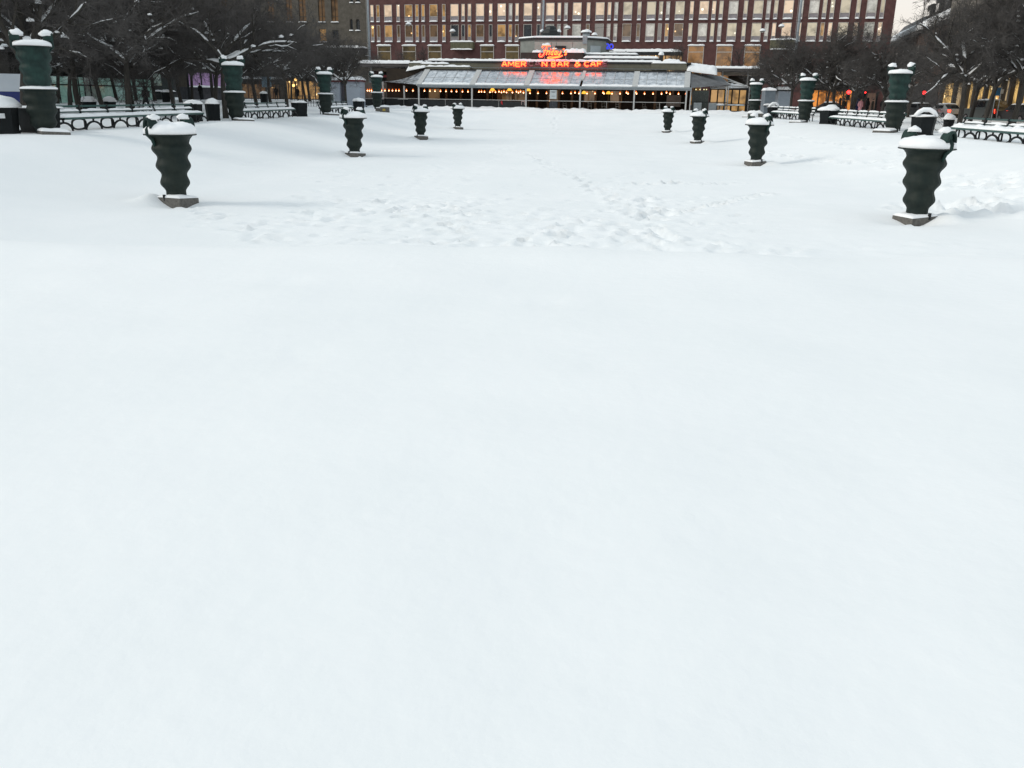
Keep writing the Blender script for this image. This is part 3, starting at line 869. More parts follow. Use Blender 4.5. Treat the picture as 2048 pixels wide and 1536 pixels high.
def lit_room(name, wall, strength, lamp=(1, .72, .36), lampk=3.0, dens=.9, dark=.25):
    """a lit room seen through the pane: uneven wall light and a few bright lamps"""
    m = bpy.data.materials.new(name); m.use_nodes = True
    nt = m.node_tree; b = nt.nodes['Principled BSDF']
    b.inputs['Base Color'].default_value = (.03, .03, .03, 1); b.inputs['Roughness'].default_value = .1
    b.inputs['Coat Weight'].default_value = .6; b.inputs['Coat IOR'].default_value = 1.7
    tc = nt.nodes.new('ShaderNodeTexCoord')
    g = nt.nodes.new('ShaderNodeNewGeometry')
    n = nt.nodes.new('ShaderNodeTexNoise'); n.inputs['Scale'].default_value = .9; n.inputs['Detail'].default_value = 3
    nt.links.new(g.outputs['Position'], n.inputs['Vector'])
    cr = nt.nodes.new('ShaderNodeValToRGB')
    cr.color_ramp.elements[0].position = .36; cr.color_ramp.elements[0].color = tuple(c * dark for c in wall) + (1,)
    cr.color_ramp.elements[1].position = .56; cr.color_ramp.elements[1].color = (*wall, 1)
    nt.links.new(n.outputs['Fac'], cr.inputs['Fac'])
    v = nt.nodes.new('ShaderNodeTexVoronoi'); v.inputs['Scale'].default_value = dens
    nt.links.new(g.outputs['Position'], v.inputs['Vector'])
    lr = nt.nodes.new('ShaderNodeValToRGB')
    lr.color_ramp.elements[0].position = .09; lr.color_ramp.elements[0].color = (*[c * lampk for c in lamp], 1)
    lr.color_ramp.elements[1].position = .15; lr.color_ramp.elements[1].color = (0, 0, 0, 1)
    nt.links.new(v.outputs['Distance'], lr.inputs['Fac'])
    ad = nt.nodes.new('ShaderNodeMixRGB'); ad.blend_type = 'ADD'; ad.inputs['Fac'].default_value = 1
    nt.links.new(cr.outputs['Color'], ad.inputs['Color1']); nt.links.new(lr.outputs['Color'], ad.inputs['Color2'])
    nt.links.new(ad.outputs['Color'], b.inputs['Emission Color']); b.inputs['Emission Strength'].default_value = strength
    return m
GL_DARK = glass_sky('dark_reflecting_pane')
GL_PALE = glass_sky('pale_blind_pane', (.46, .45, .41), .2)
GL_CREAM = lit_room('cream_lit_office', (.80, .60, .42), .95, (1, .95, .8), 1.2, .7, .70)
GL_OCHRE = lit_room('ochre_lit_room', (.46, .26, .09), 1.0, (1, .62, .25), 2.6, .8, .35)
GL_DIM = lit_room('dim_lit_room', (.13, .075, .035), .9, (1, .6, .25), 2.2, .75, .4)
GL_GREEN = lit_room('greenish_lit_office', (.58, .51, .37), .9, (1, .98, .8), .9, .8, .6)
GL_ORANGE = lit_room('orange_lit_hall', (.32, .14, .025), .8, (1, .6, .25), .3, .5, .45)
GL_AMBER = lit_room('amber_lit_hall', (.11, .075, .025), .8, (1, .7, .3), .3, .5, .4)
rw = random.Random(21)

def make_window(parent, F, u, z0, z1, w, pane, sp=0.0, name='window', fr=.07, depth=.22, sill=True, seed=0):
    """framed opening set in the wall plane v=0 (local u, v, z of the parent)"""
    m = MB()
    m.bb(u, u + fr, -.06, .10, z0, z1); m.bb(u + w - fr, u + w, -.06, .10, z0, z1)
    m.bb(u + fr, u + w - fr, -.055, .10, z1 - fr, z1); m.bb(u + fr, u + w - fr, -.09, .10, z0, z0 + fr * .8)
    if sp: m.bb(u + fr, u + w - fr, -.05, .10, z0 + sp - .04, z0 + sp + .03)
    f = m.build(name, FRAMEW, parent)
    m = MB(); m.bb(u + fr, u + w - fr, .055, .085, z0 + sp, z1 - fr * .9); m.build('pane', pane, f)
    if sp:
        m = MB(); m.bb(u + fr, u + w - fr, .0, .03, z0 + fr * .7, z0 + sp - .03); m.build('spandrel', SPANDREL, f)
    if sill:
        m = MB(); m.snow((u + .01, -.19, z0 - .02), (w - .02, 0, 0), (0, .18, 0), .21, 8, 3, seed, .5); m.build('sill_snow', SNOWC, f, True)
    return f

# ------------------------------------------------------------------ red granite office building
FA = Frame(0, 0, 0)
c0 = at(1024, 50, 150)
RF = Frame(c0.x, c0.y, -.19)
uL = RF.px(737, 60)[0]; uR = RF.px(1789, 30)[0]
red = thing('office_building', RF.o, RF.a, 'wide red granite office building with rows of pale framed windows, behind the restaurant', 'building')
# floors measured in the photo
zt1 = (RF.px(760, 8)[1] + RF.px(1560, 2)[1]) / 2
ztB = (RF.px(760, 50)[1] + RF.px(1560, 45.5)[1]) / 2; zbB = (RF.px(790, 84)[1] + RF.px(1500, 83)[1]) / 2
ztG = (RF.px(770, 92)[1] + RF.px(1390, 91.5)[1]) / 2
fl = zt1 - ztB; wh = ztB - zbB
print('red', uL, uR, zt1, ztB, zbB, ztG, fl)
mod = (RF.px(1640, 60)[0] - RF.px(742, 60)[0]) / 9.0
mods = [0, .135, .31, .585, .765]                     # n n w n w
m0 = RF.px(742, 60)[0]
cols = []
widths = dict(n=.075 * mod, w=.175 * mod)
for k in range(-1, 12):
    for q, ty in zip(mods, 'nnwnw'):
        u = m0 + (k + q) * mod
        if u > uL + .2 and u + widths[ty] < uR - .5: cols.append((u, ty))
wall = MB()
def wall_with_holes(mb, u0, u1, z0, z1, holes, v=0.0, th=.4):
    """grid wall: split on every opening edge, skip the openings"""
    us = sorted({u0, u1} | {h[0] for h in holes} | {h[1] for h in holes}); zs = sorted({z0, z1} | {h[2] for h in holes} | {h[3] for h in holes})
    us = [u for u in us if u0 <= u <= u1]; zs = [z for z in zs if z0 <= z <= z1]
    for za, zb in zip(zs, zs[1:]):
        run = None
        for ua, ub in zip(us, us[1:]):
            um, zm = (ua + ub) / 2, (za + zb) / 2
            hole = any(h[0] < um < h[1] and h[2] < zm < h[3] for h in holes)
            if hole:
                if run: mb.bb(run[0], run[1], v, v + th, za, zb); run = None
            else: run = (run[0] if run else ua, ub)
        if run: mb.bb(run[0], run[1], v, v + th, za, zb)
holes = []
for (u, ty) in cols:
    for r in (-1, 0, 1):
        zb = zbB + r * fl
        if r >= 0: holes.append((u, u + widths[ty], zb, zb + wh))
gw = []
for px in (755, 805, 856, 961, 1011, 1376, 1433, 1489):
    u = RF.px(px, 100)[0]; w = (RF.px(px + 27 + (px > 1300) * 5, 100)[0] - u); gw.append((u, w, px))
for (u, w, px) in gw: holes.append((u, u + w, .8, ztG))
wall_with_holes(wall, uL, uR, -.5, zbB + 3 * fl, holes, 0, .35)
wall.build('wall', REDSTONE, red)
m = MB(); m.bb(uL, uR, .7, 20, -.5, zbB + 3 * fl - .01); m.build('back_wing', DARKWALL, red)
m = MB(); m.bb(uL - .1, uR + .1, -.2, 20, zbB + 3 * fl + .01, zbB + 3 * fl + .3); m.build('roof', ROOFDARK, red)
for i, (u, ty) in enumerate(cols):
    for r in (0, 1):
        t = (u - uL) / (uR - uL); x = rw.random()
        if r == 1:
            pane = (GL_OCHRE if x < .5 else GL_CREAM if x < .8 else GL_DIM) if t < .2 else (GL_CREAM if x < .86 else GL_PALE) if t < .5 else (GL_GREEN if x < .6 else GL_CREAM if x < .8 else GL_PALE)
        else:
            pane = (GL_OCHRE if x < .45 else GL_DIM if x < .85 else GL_DARK) if t < .3 else (GL_DARK if x < .4 else GL_DIM if x < .6 else GL_OCHRE if x < .75 else GL_PALE) if t < .62 else (GL_PALE if x < .3 else GL_GREEN if x < .65 else GL_CREAM if x < .9 else GL_OCHRE)
        make_window(red, RF, u, zbB + r * fl, zbB + r * fl + wh, widths[ty], pane, sp=wh * (.30 if r else .29), seed=i, fr=.075)
for i, (u, w, px) in enumerate(gw):
    f = make_window(red, RF, u, .8, ztG, w, GL_ORANGE if px > 1300 else GL_AMBER, 0, 'shop_window', .10, sill=False, seed=i)
    m = MB(); m.bb(u + .1, u + w - .1, -.03, .05, ztG - .95, ztG - .83); m.build('transom', FRAMEW, f)
    m = MB(); m.snow((u - .1, -.25, ztG + .02), (w + .2, 0, 0), (0, .3, 0), .22, 9, 3, i); m.build('lintel_snow', SNOWC, f, True)
# balconies with snow on the rail
BALC = mat('greenish_balcony', (.115, .11, .065), .6, (.17, .16, .10), 3)
for a, b, y0, y1 in ((901, 945, 84, 98), (1541, 1590, 80, 98)):
    u0, z1 = RF.px(a, y0, -1.2); u1, z0 = RF.px(b, y1, -1.2)
    m = MB(); m.bb(u0, u1, -1.2, -1.05, z0, z1); m.bb(u0, u0 + .12, -1.05, -.01, z0, z1); m.bb(u1 - .12, u1, -1.05, -.01, z0, z1); m.bb(u0, u1, -1.05, -.01, z0, z0 + .15)
    for k in range(9): m.bb(u0 + (u1 - u0) * (k + .3) / 9, u0 + (u1 - u0) * (k + .55) / 9, -1.26, -1.201, z0 + .15, z1 - .15)
    o = m.build('balcony', BALC, red)
    m = MB(); m.snow((u0 - .1, -1.3, z1), (u1 - u0 + .2, 0, 0), (0, .5, 0), .25, 12, 4, a); m.snow((u0, -1.35, z0 - .1), (u1 - u0, 0, 0), (0, .14, 0), .2, 12, 3, a + 1)
    m.build('balcony_snow', SNOWC, o, True)
u0, z0 = RF.px(903, 132, -.1); m = MB(); m.bb(u0, u0 + 4, -.1, -.02, .5, 3.2); m.build('entrance', GL_DIM, red)
u0 = RF.px(904, 120, -.3)[0]; m = MB(); m.bb(u0, u0 + .35, -.3, -.12, 3.6, 5.4); m.build('entrance_lamp', emit('orange_lantern', (1, .35, .08), 1.6), red)
# low lit arcade with snowy canopy right of the blue numerals
u0, z1 = RF.px(1213, 104, -4); u1, _ = RF.px(1365, 104, -4); z0 = .0
ar = thing('arcade', RF.o, RF.a, 'low arcade with warm lit panes and snowy canopy edge, left of the orange windows', 'arcade')
m = MB(); m.bb(u0, u1, -4.6, -2, z1 - .5, z1); m.build('canopy', ROOFDARK, ar)
m = MB(); m.snow((u0, -4.7, z1), (u1 - u0, 0, 0), (0, 2.6, 0), .45, 30, 5, 3); m.build('snow', SNOWC, ar, True)
m = MB(); m.bb(u0, u1, -3.9, -3.8, 0, z1 - .5); m.build('glazing', GL_OCHRE, ar)
m = MB()
for k in range(15): m.bb(u0 + (u1 - u0) * k / 14 - .06, u0 + (u1 - u0) * k / 14 + .06, -4.05, -3.92, 0, z1 - .5)
m.build('mullions', ROOFDARK, ar)

# ------------------------------------------------------------------ grey-brown brick building on the left
BF = Frame(RF.w(uL, .6, 0).x, RF.w(uL, .6, 0).y, RF.a - .02)
bu0 = BF.px(330, 30)[0]
ztop = 26
brick = thing('brick_building', BF.o, BF.a, 'grey-brown brick building with tall narrow lamp-lit windows, left of the red building', 'building')
bw = []
for a, b, y0, y1, kind in [(508, 521, -2, 38, 'd'), (533, 550, 0, 44, 'l'), (570, 586, -2, 44, 'l'), (596, 613, -2, 44, 'l'), (635, 651, -2, 44, 'l'), (661, 677, -2, 44, 'l'),
                           (699, 706, 38, 61, 'a'), (711, 720, 38, 61, 'a'), (699, 706, -20, 5, 'a'), (711, 720, -20, 5, 'a'), (573, 585, 58, 78, 'd'), (600, 613, 60, 80, 'd'), (638, 653, 58, 84, 'o'), (664, 678, 60, 92, 'd'),
                           (470, 486, -2, 44, 'd'), (440, 456, -2, 44, 'l'), (400, 416, -2, 44, 'd')]:
    ua, za = BF.px(a, y0); ub, zb = BF.px(b, y1); bw.append((ua, ub, zb, za, kind))
wm = MB(); wall_with_holes(wm, bu0, -.05, -.5, ztop, [w[:4] for w in bw], 0, .45); wm.build('wall', BROWNBRICK, brick)
m = MB(); m.bb(bu0, -.05, 1.2, 18, -.5, ztop - .01); m.build('back_wing', DARKWALL, brick)
for i, (ua, ub, za, zb, kind) in enumerate(bw):
    w = ub - ua
    m = MB()
    m.bb(ua, ua + .06, .1, .3, za, zb); m.bb(ub - .06, ub, .1, .3, za, zb); m.bb(ua + .06, ub - .06, .1, .3, zb - .06, zb)
    if kind in 'ld': m.bb((ua + ub) / 2 - .03, (ua + ub) / 2 + .03, .12, .3, za, zb - .06); m.bb(ua + .06, ub - .06, .11, .3, za + .85, za + .93)
    if kind == 'a':
        n = 8; r = w / 2; pts = [(ua, zb + .001)] + [(ua + r - r * math.cos(math.pi * k / n), zb - r + r * math.sin(math.pi * k / n)) for k in range(n // 2 + 1)]
        m.prism(pts[:1] + pts[1:], -.003, .3); pts2 = [(ub, zb + .001)] + [(ub - r + r * math.cos(math.pi * k / n), zb - r + r * math.sin(math.pi * k / n)) for k in range(n // 2, -1, -1)]
        m.prism(pts2[::-1], -.003, .3)
    f = m.build('window', BROWNBRICK if kind == 'a' else mat('dark_bronze_frame%d' % i, (.05, .042, .03), .5) if i == 0 else bpy.data.materials['dark_bronze_frame0'], brick)
    m = MB(); m.bb(ua, ub, .34, .40, za, zb); m.build('pane', {'l': GL_DIM, 'o': GL_OCHRE}.get(kind, GL_DARK), f)
    m = MB(); m.snow((ua - .1, -.2, za - .05), (w + .2, 0, 0), (0, .3, 0), .16, 7, 3, i); m.build('sill_snow', SNOWC, f, True)
u0, z0 = BF.px(640, 96, -2.2)
m = MB(); m.bb(u0, -.3, -2.2, -.01, z0 - .35, z0); m.build('canopy', ROOFDARK, brick)
m = MB(); m.snow((u0, -2.35, z0), (-.3 - u0, 0, 0), (0, 2.3, 0), .4, 26, 5, 9); m.build('canopy_snow', SNOWC, brick, True)
# balcony-like ledge seen left
m = MB(); u1_, z_ = BF.px(513, 46); u2_, _ = BF.px(552, 46); m.bb(u1_, u2_, -.5, -.01, z_ - .3, z_); m.build('ledge', BROWNBRICK, brick)

# grey stone block closing the left side behind the trees
GREYST = mat('cold_grey_stone', (.065, .068, .070), .85, (.10, .103, .105), .7, 8)
pa = BF.w(bu0 + .5, 3, 0)
ang = math.atan2(40 - pa.y, -62 - pa.x)
LF = Frame(pa.x, pa.y, ang); Ll = math.hypot(40 - pa.y, -62 - pa.x) + 45
gb = thing('stone_building', LF.o, LF.a, 'long grey stone building behind the left trees, ending at the brick one', 'building')
# its front looks towards the park: v points away
hol = []
for k in range(22):
    for r in range(4): hol.append((4 + k * 5.2, 6 + k * 5.2, 6.5 + r * 4.2, 9.2 + r * 4.2))
wm = MB(); wall_with_holes(wm, 0, Ll, 0, 24, hol, -.4, .4); wm.build('wall', GREYST, gb)
m = MB(); m.bb(0, Ll, -10, -.9, 0, 23.9); m.build('back_wing', DARKWALL, gb)
for i, h in enumerate(hol[:88]):
    m = MB(); m.bb(h[0], h[0] + .08, -.25, -.1, h[2], h[3]); m.bb(h[1] - .08, h[1], -.25, -.1, h[2], h[3]); m.bb(h[0] + .08, h[1] - .08, -.25, -.1, h[3] - .08, h[3]); m.bb((h[0] + h[1]) / 2 - .04, (h[0] + h[1]) / 2 + .04, -.24, -.1, h[2], h[3] - .08)
    f = m.build('window', ROOFDARK, gb); m = MB(); m.bb(h[0], h[1], -.38, -.30, h[2], h[3]); m.build('pane', GL_DIM if rw.random() < .12 else GL_DARK, f)
m = MB(); m.bb(-.3, Ll, -.45, .3, 4.6, 5.1); m.build('cornice', GREYST, gb)

# ------------------------------------------------------------------ street side on the right
pA = at(1786, 60, 168); pB = at(2048, 60, 88)
sx, sy = at(1905, 60, 128).x, 128
SFa = math.atan2(at(2000, 0, 95).y - pA.y, at(2000, 0, 95).x - pA.x)
SF = Frame(pA.x, pA.y, SFa)               # u runs towards the eye, v points to the right (away from the park)
print('street', SF.o, SFa)
us = SF.px(1900, 60)[0]; ue = SF.px(2250, 60)[0]
zr = SF.px(1850, 55)[1]
dk = thing('dark_building', SF.o, SF.a, 'dark building with snow-edged mansard roof between the red building and the stone one', 'building')
ang_ok = SF.v.x
sgn = 1 if SF.v.x > 0 else -1              # +v must lead away from the park
def sbb(m, u0, u1, v0, v1, z0, z1): m.bb(u0, u1, v0 * sgn, v1 * sgn, z0, z1)
ze = SF.px(1840, 52)[1]
print('street roof', us, ue, ze, SF.px(1800, 72), SF.px(1890, 30), SF.px(1960, 12))
WARMB = mat('red_brown_brick', (.075, .040, .028), .85, (.12, .07, .05), 1.5, 8)
m = MB(); sbb(m, -3, us, 0, 14, 0, ze - 1.2); m.build('wall', WARMB, dk)
m = MB(); sbb(m, -3.2, us, -.5, 14, ze - 1.2, ze - .85); m.build('eaves', ROOFDARK, dk)
m = MB()
m.prism([(p[0] * sgn, p[1]) for p in ((-.35, ze - .84), (2.2, ze + 2.2), (9, ze + 2.6), (14, ze - .84))], -3.1, us, 'x'); m.build('mansard_roof', ROOFDARK, dk)
m = MB()
m.prism([(p[0] * sgn, p[1]) for p in ((-.45, ze - .55), (-.3, ze + .1), (.55, ze + .75), (.6, ze + .35), (-.35, ze - .80))], -3, us - .3, 'x'); m.build('roof_snow', SNOWC, dk)
for k in range(4):
    u = us - 2 - k * 6.5
    d_ = MB(); sbb(d_, u - 3.6, u, 1.0, 6, ze + .9, ze + 3.9 - .35 * k); o = d_.build('dormer', ROOFDARK, dk)
    d_ = MB(); sbb(d_, u - 2.8, u - .8, .93, .98, ze + 1.4, ze + 3.0 - .3 * k); d_.build('pane', GL_DARK, o)
for k in range(7):
    u = 2 + k * (us - 3) / 7
    for z in (7.3, ): 
        m = MB(); sbb(m, u, u + 1.5, -.05, -.01, z, z + 2.3); f = m.build('window', ROOFDARK, dk); m = MB(); sbb(m, u + .1, u + 1.4, -.10, -.055, z + .1, z + 2.2); m.build('pane', GL_DARK, f)
st = thing('stone_building', SF.o, SF.a, 'warm grey stone building at upper right with a row of pilasters under its roof', 'building')
zs = ze + 6.5
m = MB(); sbb(m, us + .05, ue, -.3, 14, 4.9, zs - 3.6); m.build('wall', STONE, st)
m = MB(); sbb(m, us + .05, ue, -.9, 14, zs - 3.58, zs - 3.2); sbb(m, us, ue, -1.1, 14, zs + .01, zs + .5); m.build('cornice', STONE, st)
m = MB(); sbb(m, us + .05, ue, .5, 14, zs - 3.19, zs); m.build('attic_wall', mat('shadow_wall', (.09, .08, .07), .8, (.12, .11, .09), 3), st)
n = int((ue - us) / 1.15)
for k in range(min(n, 95)):
    u = us + .5 + k * 1.15
    m = MB(); sbb(m, u, u + .42, -.2, .45, zs - 3.19, zs); m.build('pilaster', STONE, st)
for k in range(14):
    u = us + 1.5 + k * 4.4
    m = MB(); sbb(m, u, u + 1.9, -.42, -.32, 6.6, 9.6); f = m.build('window', DARKWALL, st); m = MB(); sbb(m, u + .12, u + 1.78, -.47, -.425, 6.7, 9.5); m.build('pane', GL_DARK, f)
# shops at street level
m = MB(); sbb(m, us + .05, ue, .6, 14, 0, 4.88); m.build('shop_back', DARKWALL, st)
m = MB(); sbb(m, us, ue, -1.0, .59, 4.2, 4.89); m.build('shop_canopy', DARKWALL, st)
SHOPY = lit_room('yellow_lit_shop', (.95, .60, .20), .95, (1, .85, .5), 2.2, .55, .35)
SHOPB = lit_room('pale_lit_shop', (.55, .40, .22), .9, (1, .9, .7), 2.2, .6, .3)
for i, (a, b, mt) in enumerate([(1884, 1901, SHOPY), (1912, 1926, SHOPB), (1934, 1942, SHOPY), (1949, 1966, SHOPY), (1969, 2001, SHOPY), (2003, 2016, SHOPB), (2018, 2034, SHOPY), (2042, 2075, SHOPY), (2085, 2140, SHOPB)]):
    u0 = SF.px(a, 200, .3 * sgn)[0]; u1 = SF.px(b, 200, .3 * sgn)[0]
    m = MB(); sbb(m, u0, u1, .28, .36, .5, 3.9); m.build('shop_window', mt, st)
for i, px in enumerate((1880, 1906, 1930, 1945, 1967, 2001, 2017, 2037, 2080)):
    u0 = SF.px(px, 200, 0)[0]; m = MB(); sbb(m, u0 - .35, u0 + .35, -.1, .59, 0, 4.19); m.build('shop_pier', DARKWALL, st)
# orange lit corner at ground level of the dark building
o0 = SF.px(1786, 200, -.3 * sgn)[0]
m = MB(); sbb(m, 1, us - 1, -.06, -.01, .3, 4.2); m.build('dark_shopfront', ROOFDARK, dk)
# low hall with the orange lit window, left of the first red signal
hall = at(1618, 200, 140); hr = at(1702, 200, 136)
HF = Frame(hall.x, hall.y, math.atan2(hr.y - hall.y, hr.x - hall.x)); hl = (hr - hall).length
hw = thing('shop_pavilion', HF.o, HF.a, 'flat-roofed shop with glowing orange interior left of the first red signal', 'shop')
_, zt = HF.px(1650, 176); 
m = MB(); m.bb(0, hl, .5, 6, 0, zt); m.build('back', DARKWALL, hw)
m = MB(); m.bb(0, hl, .28, .4, .2, zt - .35); m.build('glazing', lit_room('orange_lit_shop', (.85, .30, .05), 1.0, (1, .75, .35), 2.4, .35, .3), hw)
m = MB(); m.bb(-.3, hl + .3, -.6, 6, zt + .005, zt + .4); m.build('roof', ROOFDARK, hw)
m = MB(); m.snow((-.3, -.6, zt + .4), (hl + .6, 0, 0), (0, 3, 0), .3, 14, 5, 2); m.build('snow', SNOWC, hw, True)
for k in range(6):
    m = MB(); m.bb(k * hl / 5 - .07, k * hl / 5 + .07, .1, .27, 0, zt - .01); m.build('post', ROOFDARK, hw)
# brown panel wall right of it
q0 = at(1733, 200, 128); q1 = at(1752, 200, 126)
QF = Frame(q0.x, q0.y, math.atan2(q1.y - q0.y, q1.x - q0.x)); ql = (q1 - q0).length
pn = thing('hoarding', QF.o, QF.a, 'red-brown street hoarding left of the nearest right pillar', 'hoarding')
m = MB(); m.bb(0, ql, 0, .15, .2, QF.px(1740, 186)[1]); m.build('panel', WARMB, pn)
m = MB()
for k in (0, ql): m.bb(k - .06, k + .06, -.05, .2, 0, QF.px(1740, 184)[1])
m.build('post', IRON, pn)
# ------------------------------------------------------------------ pavilions and panels on the left
def wallbox(name, label, cat_, a, b, ytop, y, mt, depth=3, z0=.1):
    """low building whose front runs between photo columns a and b at park depth y"""
    A = at(a, 200, y[0]); B = at(b, 200, y[1])
    F = Frame(A.x, A.y, math.atan2(B.y - A.y, B.x - A.x)); L = (B.xy - A.xy).length
    t = thing(name, F.o, F.a, label, cat_)
    return t, F, L, F.px((a + b) / 2, ytop)[1]
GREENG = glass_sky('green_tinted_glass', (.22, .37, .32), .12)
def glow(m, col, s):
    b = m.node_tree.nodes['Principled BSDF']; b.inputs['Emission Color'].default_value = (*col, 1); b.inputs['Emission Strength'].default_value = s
glow(GREENG, (.22, .42, .36), .22)          # green emission added to brighten the panes
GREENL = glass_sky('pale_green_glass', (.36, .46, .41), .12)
t, F, L, zt = wallbox('glass_pavilion', 'low pavilion with wide greenish glass panes behind the left bench', 'pavilion', 60, 312, 163, (76, 96), None)
zt += 0
zdoor = F.px(180, 205)[1]
zb = .25
m = MB(); m.bb(0, L, 1.5, 6, 0, zt + 2.2); m.build('body', DARKWALL, t)
m = MB(); m.bb(-.5, L + .5, -.8, 6.2, zt + 2.21, zt + 2.6); m.build('roof', ROOFDARK, t)
m = MB(); m.snow((-.5, -.8, zt + 2.6), (L + 1, 0, 0), (0, 7, 0), .3, 24, 6, 3); m.build('roof_snow', SNOWC, t, True)
edges = [60, 78, 98, 121, 144, 161, 172, 184, 199, 230, 262, 290, 312]
for i, (a, b) in enumerate(zip(edges, edges[1:])):
    u0 = F.px(a, 200)[0]; u1 = F.px(b, 200)[0]
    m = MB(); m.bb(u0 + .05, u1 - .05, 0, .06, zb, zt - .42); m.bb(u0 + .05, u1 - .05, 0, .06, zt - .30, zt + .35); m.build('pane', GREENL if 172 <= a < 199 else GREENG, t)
    m = MB(); m.bb(u0 - .05, u0 + .05, -.06, .12, 0, zt + .5); m.build('post', IRON, t)
m = MB(); m.bb(0, L, -.05, .09, zt - .415, zt - .305); m.bb(0, L, -.05, .09, zt + .355, zt + .5); m.build('rail', IRON, t)
# bluish metal shed right of it with snowy counter
t, F, L, zt = wallbox('shed', 'small dark shed with pale upper window right of the glass pavilion', 'shed', 306, 350, 136, (97, 99), None)
m = MB(); m.bb(0, L, 0, 3, 0, zt); m.build('body', mat('dark_green_board', (.03, .04, .038), .7, (.05, .062, .058), 4), t)
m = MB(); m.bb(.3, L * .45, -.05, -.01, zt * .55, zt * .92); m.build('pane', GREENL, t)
m = MB(); m.bb(0, L, -.5, -.01, zt * .36, zt * .40); m.build('counter', IRON, t)
m = MB(); m.snow((0, -.5, zt * .40), (L, 0, 0), (0, .5, 0), .16, 14, 4, 5); m.build('snow', SNOWC, t, True)
# lilac banner board
t, F, L, zt = wallbox('banner_board', 'lilac advertising board on a low dark hut among the left trees', 'board', 380, 457, 146, (100, 104), None)
LILAC = mat('lilac_print', (.58, .36, .62), .6, (.50, .31, .55), 2)
zbn = F.px(418, 172)[1]
m = MB(); m.bb(0, L, 0, .12, zbn, zt); m.build('board', LILAC, t)
m = MB()
for k in (0, L * .33, L * .66, L): m.bb(k - .08, k + .08, -.04, .16, 0, zt + .1)
m.build('post', IRON, t)
m = MB(); m.bb(0, L, .2, 2.2, 0, zbn - .15); m.build('hut', mat('dark_hut_board', (.05, .05, .055), .7, (.09, .09, .10), 3), t)
m = MB(); m.snow((0, -.3, zbn - .16), (L, 0, 0), (0, .6, 0), .2, 16, 4, 6); m.build('snow', SNOWC, t, True)
# white and blue hoarding at the left edge
t, F, L, zt = wallbox('hoarding', 'white and deep blue hoarding at the left edge behind the bins', 'hoarding', -60, 52, 147, (43, 44), None)
zm = F.px(20, 183)[1]; zl = F.px(20, 214)[1]
m = MB(); m.bb(0, L, 0, .15, zm, zt); m.build('white_panel', mat('white_tarpaulin', (.50, .55, .60), .5, (.58, .62, .66), .8), t)
m = MB(); m.bb(0, L, -.01, .15, min(zl, zm - .5), zm - .005); m.build('blue_panel', mat('deep_blue_tarpaulin', (.012, .022, .12), .5, (.016, .028, .15), 2), t)
m = MB()
for k in range(5): m.bb(k * L / 4 - .05, k * L / 4 + .05, .155, .3, -.2, zt)
m.build('post', IRON, t)
# pale grey kiosks by the restaurant
KIOSK = mat('pale_blue_grey_steel', (.30, .34, .40), .5, (.36, .40, .45), 1)
for a, b, y0, y, lb in ((659, 681, 164, 113, 'pale blue-grey kiosk with red-edged roof beside the third left pillar'), (690, 722, 163, 113, 'wider pale grey kiosk left of the restaurant terrace')):
    t, F, L, zt = wallbox('kiosk', lb, 'kiosk', a, b, y0, (y, y), None)
    m = MB(); m.bb(0, L, 0, 2.4, 0, zt); m.build('body', KIOSK, t, False, .03)
    m = MB(); m.bb(-.15, L + .15, -.25, 2.5, zt + .005, zt + .2); m.build('roof', mat('dull_red_edge_%d' % a, (.10, .018, .02), .6, (.14, .03, .03), 3), t)
    m = MB(); m.snow((-.15, -.25, zt + .2), (L + .3, 0, 0), (0, 2.75, 0), .4, 12, 6, a); m.build('snow', SNOWC, t, True)
    m = MB(); m.bb(L * .06, L * .94, -.03, -.005, .3, zt * .93)
    o = m.build('shutter', mat('kiosk_shutter_%d' % a, (.34, .38, .43), .4, (.42, .45, .50), 1.2, stretch=(1, 1, 14)), t)
t, F, L, zt = wallbox('poster_stand', 'white poster stand with dark picture beside the third left pillar', 'poster', 655, 669, 186, (98, 98), None)
m = MB(); m.bb(0, L, 0, .06, .35, zt); m.build('board', mat('white_poster', (.5, .53, .54), .6, (.45, .48, .5), 3), t)
m = MB(); m.bb(L * .12, L * .88, -.012, -.004, .35 + (zt - .35) * .3, zt - .1); m.build('picture', mat('poster_picture', (.04, .06, .06), .6, (.30, .36, .37), 3.0, 4, lo=.45, hi=.6), t)
m = MB(); m.bb(.02, .08, .07, .13, -.1, zt); m.bb(L - .08, L - .02, .07, .13, -.1, zt); m.build('leg', IRON, t)
t, F, L, zt = wallbox('kiosk', 'blue-grey kiosk behind the small tree by the last right pillar', 'kiosk', 1556, 1583, 182, (112, 112), None)
m = MB(); m.bb(0, L, 0, 2.4, 0, zt); m.build('body', KIOSK, t, False, .03)
m = MB(); m.bb(-.1, L + .1, -.15, 2.5, zt + .005, zt + .15); m.build('roof', ROOFDARK, t)
m = MB(); m.snow((-.1, -.15, zt + .15), (L + .2, 0, 0), (0, 2.6, 0), .35, 12, 6, 4); m.build('snow', SNOWC, t, True)
m = MB(); m.bb(L * .08, L * .92, -.03, -.005, .3, zt * .9); m.build('shutter', mat('kiosk_shutter_right', (.24, .28, .33), .4, (.32, .36, .41), 1.2, stretch=(1, 1, 14)), t)
t, F, L, zt = wallbox('kiosk', 'small grey counter kiosk with snowy ledge right of the last right pillar', 'kiosk', 1530, 1551, 181, (106, 106), None)
m = MB(); m.bb(0, L, .2, 2.2, 0, zt); m.build('body', mat('slate_kiosk', (.13, .16, .19), .5, (.18, .21, .24), 2), t, False, .03)
m = MB(); m.bb(-.1, L + .1, -.1, .19, 1.0, 1.1); m.build('counter', IRON, t)
